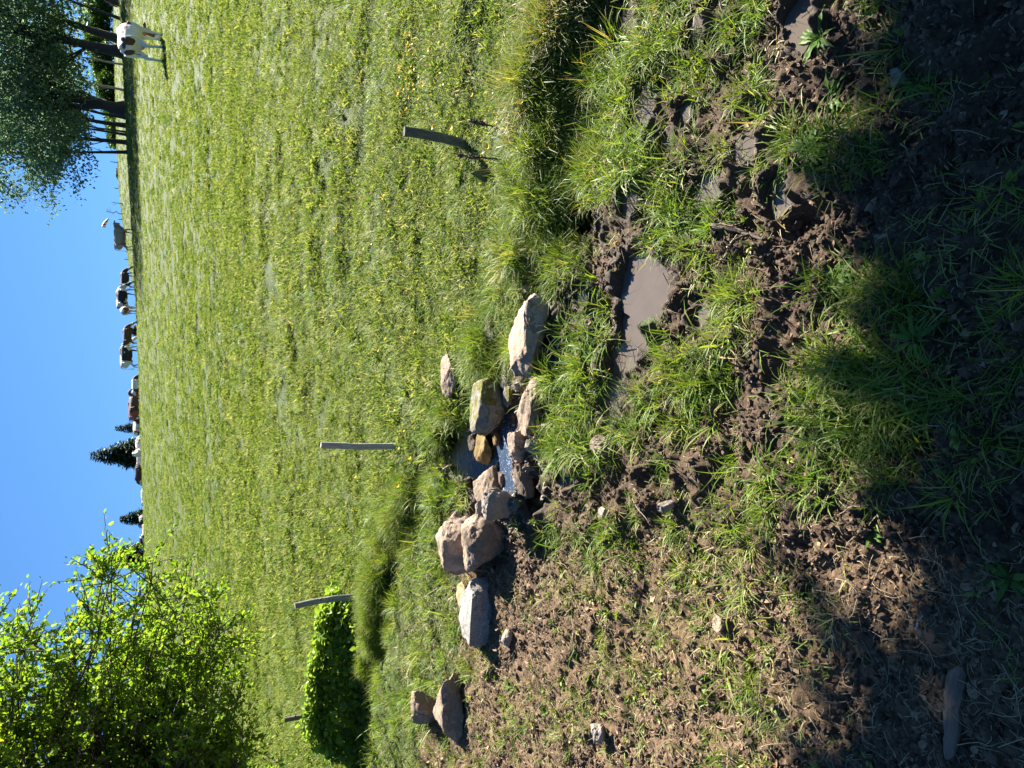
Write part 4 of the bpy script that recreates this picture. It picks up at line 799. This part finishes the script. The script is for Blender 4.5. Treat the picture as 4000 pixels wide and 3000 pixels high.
# ------------------------------------------------------------------ trees
def unit(v): return v / (np.linalg.norm(v, axis=-1, keepdims=True) + 1e-9)
def limb(mb, a, b, r0, r1, sag=0.1, n=6, seed=0, seg=7):
    r_ = np.random.default_rng(seed); t = np.linspace(0, 1, n)[:, None]; a, b = np.array(a, float), np.array(b, float); L = np.linalg.norm(b - a)
    V = a + (b - a) * t + np.array([0, 0, 1]) * (sag * L * np.sin(np.pi * t)) + r_.normal(0, 0.025 * L, (n, 3)) * np.sin(np.pi * t)
    mb.tube(V, np.linspace(r0, r1, n), seg); return V
def broad_tree(name, base, trunks, cen, rad, nclump, nleaf, lsize, seed, mt_leaf, mt_bark, label, cat, group=None, clr=0.8, bare=0.0):
    """trunks: list of (dx, dy, lean x, lean y, r); cen, rad: crown ellipsoid relative to base"""
    r_ = np.random.default_rng(seed); root = empty(name, base, label, cat, group); mb = MB(); cen = np.array(cen); rad = np.array(rad)
    p_ = unit(r_.normal(size=(nclump, 3))) * (r_.uniform(0.25, 1, (nclump, 1)) ** 0.45); C = cen + p_ * rad * (1 + 0.18 * noise3(p_ * 2.2, seed))[:, None]
    for (dx, dy, lx, ly, r0) in trunks:
        top = np.array([cen[0] + dx + lx, cen[1] + dy + ly, cen[2] + rad[2] * 0.35]); n = 9; t = np.linspace(-0.05, 1, n)[:, None]
        V = np.array([dx, dy, 0]) * (1 - t) + top * t; V[:, :2] += r_.normal(0, r0 * 0.25, (n, 2)); flare = 1 + 0.7 * np.exp(-np.maximum(t[:, 0], 0) * 18)
        mb.tube(V, r0 * (1 - 0.75 * np.clip(t[:, 0], 0, 1)) * flare, 10)
        for c in C[r_.permutation(nclump)[:max(6, nclump // (2 * len(trunks)))]]:
            k = r_.uniform(0.3, 0.85); a = V[int(k * (n - 1))]; limb(mb, a, a + (c - a) * 0.9, r0 * 0.28 * (1.2 - k), r0 * 0.05, 0.06, 5, int(r_.integers(1e6)), 5)
    mb.build('trunk', mt_bark, root)
    per = nleaf // nclump; cs = np.repeat(C, per, 0); off = r_.normal(size=(len(cs), 3)) * clr * np.array([1.05, 1.05, 0.45]); pos = cs + off
    pos = pos[noise3(pos * 1.3, seed + 3) > -0.55]
    nr = unit(np.array([0, 0, 0.6]) + unit(pos - cen) * 0.5 + r_.normal(0, .7, pos.shape)); ax = r_.normal(size=pos.shape) + unit(pos - cen) * 0.6
    leaves('crown', pos, ax, nr, lsize * r_.uniform(0.6, 1.3, len(pos)), mt_leaf, root, tint=np.clip(0.45 + 0.4 * noise3(pos * 0.9, seed + 8) + r_.normal(0, .18, len(pos)), 0, 1)); return root
def far_base(px, py, y):
    r_ = ray(px, py); x_ = r_.x / r_.y * y; return Vector((x_, y, H(x_, y)))
RG = 'dark trees in a row at the right'
b = far_base(450, 185, 62); broad_tree('broadleaf_tree', b, [(-.2, 0, -.6, 0, .36), (.7, .3, 1.2, .3, .28)], (0.4, 0, 8.2), (6.0, 5, 5.6), 105, 13500, 0.27, 1, M_DARKLEAF, M_BARK, 'tall dark tree with a thick double trunk behind the spotted white cow', 'tree', RG, 0.85)
b = far_base(455, 418, 64); broad_tree('broadleaf_tree', b, [(0, 0, .3, 0, .40), (.25, 0, -2.4, 0, .26), (-.2, .1, 2.6, .2, .24)], (0.2, 0, 8.4), (5.6, 5, 6.2), 105, 13500, 0.27, 2, M_DARKLEAF, M_BARK, 'tall dark tree with a flared trunk forking into several limbs', 'tree', RG, 0.85)
b = far_base(455, 12, 60); broad_tree('broadleaf_tree', b, [(0, 0, 0, 0, .17), (-.95, 0.2, .4, 0, .09)], (1.5, 0, 8.8), (4.6, 4, 5.2), 70, 8500, 0.27, 3, M_DARKLEAF, M_BARK, 'dark tree with thin twin trunks at the right edge of the photo', 'tree', RG, 0.8)
for i, (py, y, r0, cx, rx, cz, rz, lab) in enumerate([(458, 72, .13, .6, 3.0, 8.0, 4.4, 'dark tree with thin trunk just left of the flared trunk'), (484, 74, .2, -.2, 3.0, 8.0, 4.6, 'dark tree with a medium trunk, second left of the flared trunk'), (522, 78, .12, .2, 2.8, 8.4, 4.6, 'dark tree with thin trunk in the middle of the left row'),
        (553, 76, .2, -.3, 3.6, 8.2, 5.0, 'dark tree with medium trunk, second from the open end of the row'), (586, 70, .13, -1.3, 3.6, 7.6, 4.9, 'dark tree at the open end of the row, its branches reaching over the sky')]):
    b = far_base(455, py, y); broad_tree('broadleaf_tree', b, [(0, 0, .1 * cx, 0, r0)], (cx, 0, cz), (rx, 3, rz), 54, 6500, 0.25, 10 + i, M_DARKLEAF, M_BARK, lab, 'tree', RG, 0.75)
for i, (py, y, r0, x0, lab) in enumerate([(248, 80, .10, 395, 'slender sapling trunk between the two thick dark trunks'), (345, 88, .13, 350, 'slender pale trunk just right of the flared dark trunk'), (510, 82, .10, 400, 'slender pole like trunk among the row of dark trees')]):
    b = far_base(448, py, y); broad_tree('slender_tree', b, [(0, 0, .1, 0, r0)], (0, 0, 7.5), (2.2, 2.2, 3.2), 18, 2600, 0.28, 30 + i, M_DARKLEAF, M_PALEBARK if i < 2 else M_BARK, lab, 'tree', 'slender trees between the dark trees', 0.7)
# sunny bushes beyond
BL = ['rounded bush beyond the dark trees, %s' % q for q in ('at the right edge', 'right of the double trunk', 'just behind the double trunk', 'left of the double trunk', 'right of the sapling trunk', 'left of the sapling trunk', 'behind the pale slender trunk', 'left of the flared trunk', 'behind the row of thin trunks', 'at the open end of the row')]
for i, (py, tp) in enumerate([(25, 350), (75, 345), (130, 358), (195, 362), (240, 375), (290, 385), (345, 395), (405, 405), (470, 418), (530, 432)]):
    b = far_base(440, py, 124 + 2 * (i % 3)); hh = max((440 - tp) / F * 124 + 0.5, 1.0)
    broad_tree('bush', b, [(0, 0, 0, 0, .08)], (0, 0, hh * 0.5), (2.0, 1.6, hh * 0.55), 26, 2600, 0.34, 50 + i, M_HEDGE, M_BARK, BL[i], 'bush', 'sunlit bushes beyond the dark trees', 0.45)
# spruces
def spruce(px, py, tip, y, halfw, label, seed):
    b = far_base(px, py, y); top = at_depth(tip, py, y); h = max(top.z - b.z, 1.5); r_ = np.random.default_rng(seed); root = empty('spruce_tree', b, label, 'tree', 'spruces behind the crest')
    mb = MB(); mb.tube([(0, 0, -.2), (0, 0, h * .5), (0.02 * h, 0, h)], [h * .022, h * .014, 0.012], 8)
    rb = halfw / F * y; pos, ax, nr, sz = [], [], [], []; z = 0.08 * h
    while z < h * 0.985:
        t = z / h; L = rb * (1 - t) ** 0.8 + 0.08; nb = int(6 + 7 * (1 - t)); a0 = r_.uniform(0, 6.28)
        for k in range(nb):
            a = a0 + k * 6.283 / nb + r_.normal(0, .2); Lk = L * r_.uniform(0.7, 1.15); d_ = np.array([math.cos(a), math.sin(a), 0]); el = 0.5 * t - 0.12
            e = np.array([0, 0, z]) + d_ * Lk + np.array([0, 0, Lk * el]); m_ = np.array([0, 0, z]) + d_ * Lk * .5 + np.array([0, 0, Lk * (el * .3 - .1)])
            mb.tube([(0, 0, z), m_, e], [0.02 * L + .008, 0.012 * L + .004, 0.004], 4, False)
            ns = max(5, int(Lk / 0.07))
            for q in np.linspace(0.15, 1, ns):
                c = (1 - q) ** 2 * np.array([0, 0, z]) + 2 * q * (1 - q) * m_ + q * q * e
                for s_ in (-1, 1):
                    sd_ = np.array([-d_[1], d_[0], 0]) * s_; pos.append(c); ax.append(d_ * .8 + sd_ * r_.uniform(.5, 1.2) + np.array([0, 0, r_.normal(-.15, .35)])); nr.append(np.array([0, 0, 1]) + r_.normal(0, .4, 3)); sz.append((0.28 + 0.3 * Lk * (1 - q * .7)) * r_.uniform(.7, 1.25))
        z += 0.028 * h + 0.05
    mb.build('trunk', M_BARK, root); leaves('crown', np.array(pos), np.array(ax), np.array(nr), np.array(sz), M_SPRUCE, root, width=0.3, fold=-0.1)
spruce(548, 1774, 344, 92, 72, 'tallest spruce with bushy branches on the crest', 1)
spruce(530, 1672, 448, 100, 30, 'small spruce just right of the tallest spruce', 2)
spruce(555, 2022, 466, 90, 42, 'pointed dark spruce alone left of the tallest spruce', 3)
spruce(560, 2168, 412, 88, 62, 'dark spruce partly hidden behind the leafy tree', 4)
spruce(520, 1292, 482, 105, 24, 'tiny spruce top behind the dark brown cow', 5)
spruce(540, 1722, 500, 98, 18, 'very small spruce in the gap between two spruces', 6)
# small dead tree, bent stick, far posts, windsock
def dead_tree(px, py, tip, y, label, seed, nb):
    b = far_base(px, py, y); top = at_depth(tip, py, y); h = top.z - b.z; mb = MB(); r_ = np.random.default_rng(seed); V = limb(mb, (0, 0, 0), (.12, 0, h), 0.07, 0.02, 0, 8, seed)
    root = empty('dead_tree', b, label, 'dead tree')
    mb.build('trunk', M_TWIG, root)
    for k in range(nb):
        q = V[r_.integers(2, 8)]; a = r_.uniform(0, 6.28); L = r_.uniform(.25, .7); m2 = MB(); e = q + np.array([math.cos(a) * L, math.sin(a) * L, L * r_.uniform(.2, .9)])
        limb(m2, q, e, .025, .008, -.05, 5, seed + k); limb(m2, (q + e) / 2, (q + e) / 2 + r_.normal(0, .2, 3), .015, .006, 0, 4, seed + k); m2.build('branch', M_TWIG, root)
dead_tree(462, 834, 414, 112, 'small bare dead tree on the far rise', 3, 9)
dead_tree(460, 795, 432, 112, 'thin bare bent sapling on the far rise, right of the bare dead tree', 6, 2)
PL = ['thin far fence post nearest the dark trees', 'thin far fence post right of the bare sapling', 'thin far fence post between bare dead tree and windsock', 'thin far fence post right of the dark brown grazing cow']
for i, (py, t0, b0) in enumerate([(635, 430, 455), (737, 446, 462), (858, 462, 476), (1014, 488, 500)]):
    b = far_base(b0, py, 118); top = at_depth(t0, py, 118); hh = max(top.z - b.z, .6); mb = MB(); mb.tube([(0, 0, -.1), (0.02, 0, hh * .6), (0.03, 0, hh)], [.06, .055, .045], 6)
    r_ = mb.build('fence_post', M_TWIG, loc=b); tag(r_, PL[i], 'fence post', 'thin posts on the far rise')
b = far_base(470, 893, 118); top = at_depth(404, 893, 118); hh = top.z - b.z; ws = empty('windsock', b, 'tiny red and white windsock on a thin pole above the crest', 'windsock')
mb = MB(); mb.tube([(0, 0, 0), (0, 0, hh)], [.03, .022], 8); m_, t_, b_ = mat('white_paint'); b_.inputs['Base Color'].default_value = (0.75, 0.75, 0.72, 1); mb.build('pole', m_, ws)
def sock_mat():
    m2, t, bs = mat('striped_cloth'); sx = nd(t, 'ShaderNodeSeparateXYZ'); t.links.new(nd(t, 'ShaderNodeTexCoord').outputs['Object'], sx.inputs[0])
    t.links.new(mix(t, mth(t, 'GREATER_THAN', mth(t, 'FRACT', mth(t, 'MULTIPLY', sx.outputs[0], 2.2)), 0.5), (0.75, 0.72, 0.68), (0.55, 0.05, 0.03)), bs.inputs['Base Color']); return m2
mb = MB(); mb.tube([(0, 0, 0), (.3, 0, -.06), (.6, 0, -.2), (.95, 0, -.42), (1.2, 0, -.6)], [.24, .23, .2, .15, .12], 12, False); mb.build('sock', sock_mat(), ws, loc=(0.03, 0, hh - .02))

# leafy tree overhanging from the left
def twiggy(name, base, targets, trunk_pts, trunk_r, ntw, nlv, lsz, seed, mt_leaf, mt_bark, label, cat, twl=0.32, droop=0.1):
    r_ = np.random.default_rng(seed); root = empty(name, base, label, cat); base = np.array(base); mb = MB(); TP = np.array(trunk_pts) - base
    n = 14; tt = np.linspace(0, len(TP) - 1, n); V = np.stack([np.interp(tt, range(len(TP)), TP[:, k]) for k in range(3)], 1); mb.tube(V, np.linspace(trunk_r, trunk_r * .35, n), 10)
    P_, A_, N_, S_ = [], [], [], []
    for tg in np.asarray(targets) - base:
        i = int(np.argmin(np.linalg.norm(V - tg, axis=1) + np.maximum(V[:, 2] - tg[2] + 0.4, 0) * 1.5 + r_.uniform(0, .6, n))); a = V[i]
        B = limb(mb, a, tg, trunk_r * .15, 0.004, 0.12, 9, int(r_.integers(1e6)), 5)
        for k in range(ntw):
            q = r_.uniform(0.3, 1.0) ** 0.6 if k > 2 else 1.0; c = B[min(int(q * 8 + .5), 8)]; d_ = unit(r_.normal(size=3) + unit(tg - a) * 0.9 + np.array([0, 0, .2])); L = twl * r_.uniform(.5, 1.2); e = c + d_ * L - np.array([0, 0, droop * L])
            mb.tube([c, (c + e) / 2 + r_.normal(0, .01, 3), e], [.0045, .0035, .0015], 4, False)
            for j in range(nlv):
                f_ = r_.uniform(.1, 1.05); p_ = c + (e - c) * f_; P_.append(p_ + r_.normal(0, .012, 3)); A_.append(d_ * .6 + r_.normal(0, .7, 3) - np.array([0, 0, .15])); N_.append(np.array([0, 0, 1.]) + r_.normal(0, .55, 3)); S_.append(lsz * r_.uniform(.65, 1.3))
    mb.build('trunk', mt_bark, root); leaves('crown', np.array(P_), np.array(A_), np.array(N_), np.array(S_), mt_leaf, root, width=0.62, tint=np.clip(r_.normal(.5, .25, len(P_)), 0, 1))
poly = np.array([(-300, 2480), (0, 2400), (130, 2400), (300, 2290), (420, 2215), (540, 2140), (640, 2225), (760, 2240), (860, 2330), (940, 2450), (975, 2700), (960, 3100), (700, 3500), (-700, 3500), (-700, 2700)], float)
def inside(x, y):
    c = False; n = len(poly); j = n - 1
    for i in range(n):
        if (poly[i, 1] > y) != (poly[j, 1] > y) and x < (poly[j, 0] - poly[i, 0]) * (y - poly[i, 1]) / (poly[j, 1] - poly[i, 1]) + poly[i, 0]: c = not c
        j = i
    return c
tg = []
while len(tg) < 190:
    x_, y_ = rng.uniform(-350, 980), rng.uniform(2130, 3250)
    if inside(x_, y_): tg.append(at_depth(x_, y_, rng.uniform(5.8, 7.5))[:])
TB = (-4.9, 7.3, H(-4.9, 7.3))
twiggy('leafy_tree', TB, tg, [TB, (-4.85, 7.3, 1.0), (-4.6, 7.2, 2.2), (-4.3, 7.1, 3.4), (-4.2, 7.0, 4.8)], 0.13, 26, 14, 0.040, 5, M_LEAF, M_TWIG, 'bright green leafy tree reaching in from the left edge', 'tree')

# leafy bank plant (heart-shaped leaves) by the left posts
pts = []; r_ = np.random.default_rng(77)
while len(pts) < 4200:
    u_ = r_.uniform(0, 1); py = 2330 + 620 * u_; px0 = 1395 + 5 * u_; hgt = np.interp(u_, [0, .12, .4, .75, 1], [.16, .34, .44, 0.46, .3]); g = plane_pt(px0, py, 0.0); q = r_.normal(0, 0.15) + 0.05 * noise2(np.array([py / 60.]), np.array([0.5]), 5)[0]; hgt *= 0.82 + 0.3 * noise2(np.array([py / 45.]), np.array([3.5]), 6)[0]
    pts.append((g[0] + r_.normal(0, .05), g[1] + 0.16 + q, hgt * math.exp(-(q / .19) ** 2) * r_.uniform(.3, 1) ** .5))
pts = np.array(pts); pts[:, 2] += land(pts[:, 0], pts[:, 1])
bb = Vector(pts.mean(0)); bb.z = H(bb.x, bb.y); root = empty('climbing_plant', bb, 'bright green heart leaved climbing plant covering the bank between two left posts', 'plant')
q = pts - np.array(bb); leaves('foliage', q, r_.normal(size=q.shape) + np.array([-.1, -.5, -.3]), np.array([.3, .25, .9]) + r_.normal(0, .35, q.shape), .054 * np.exp(r_.normal(-.1, .35, len(q))).clip(.4, 1.5), M_VINE, root, width=0.85, tint=np.clip(r_.normal(.5, .25, len(q)), 0, 1))
mb = MB()
for k in range(60):
    e = q[r_.integers(len(q))]; gz = H(bb.x + e[0], bb.y + e[1]) - bb.z; mb.tube([(e[0] + r_.normal(0, .05), e[1] + .05, gz), (e[0], e[1], (gz + e[2]) / 2), e], [.004, .003, .002], 5)
mb.build('stem', M_STEM, root)

# the tree overhead that shades the near ground: crown built where its shade falls from
r_ = np.random.default_rng(99); tg = []
S2 = SUNV / SUNV[2]
while len(tg) < 230:
    px, py = r_.uniform(3000, 4700), r_.uniform(-900, 3900)
    edge = np.interp(py, [-900, 0, 700, 1500, 2000, 2400, 3000, 3900], [3650, 3680, 3760, 3640, 3330, 3200, 3180, 3150]) + 40
    pr = sst(edge, edge + 260, px) * (0.4 if py > 1900 else 0.66)
    if 3330 < px < 3620 and 1400 < py < 1850: pr *= 0.1
    if px > 3600 and py < 1200: pr = 0.95
    if py > 2050 and 3300 < px < 3900: pr *= 0.6
    if r_.uniform() < pr:
        gx, gy = plane_pt(min(px, 4600), py, 0.0); hh = r_.uniform(4.6, 7.5); tg.append((gx + S2[0] * hh, gy + S2[1] * hh, hh))
TB = (6.6, 6.0, H(6.6, 6.0)); C_ = np.mean(tg, 0)
twiggy('overhanging_tree', TB, tg, [TB, (6.5, 6.0, 2), (6.0, 6.2, 4), (5.2, 6.3, 5.6), (4.2, 6.4, 6.8)], 0.22, 9, 8, 0.10, 8, M_LEAF, M_BARK, 'overhanging leafy tree whose crown shades the near ground', 'tree', twl=0.27)
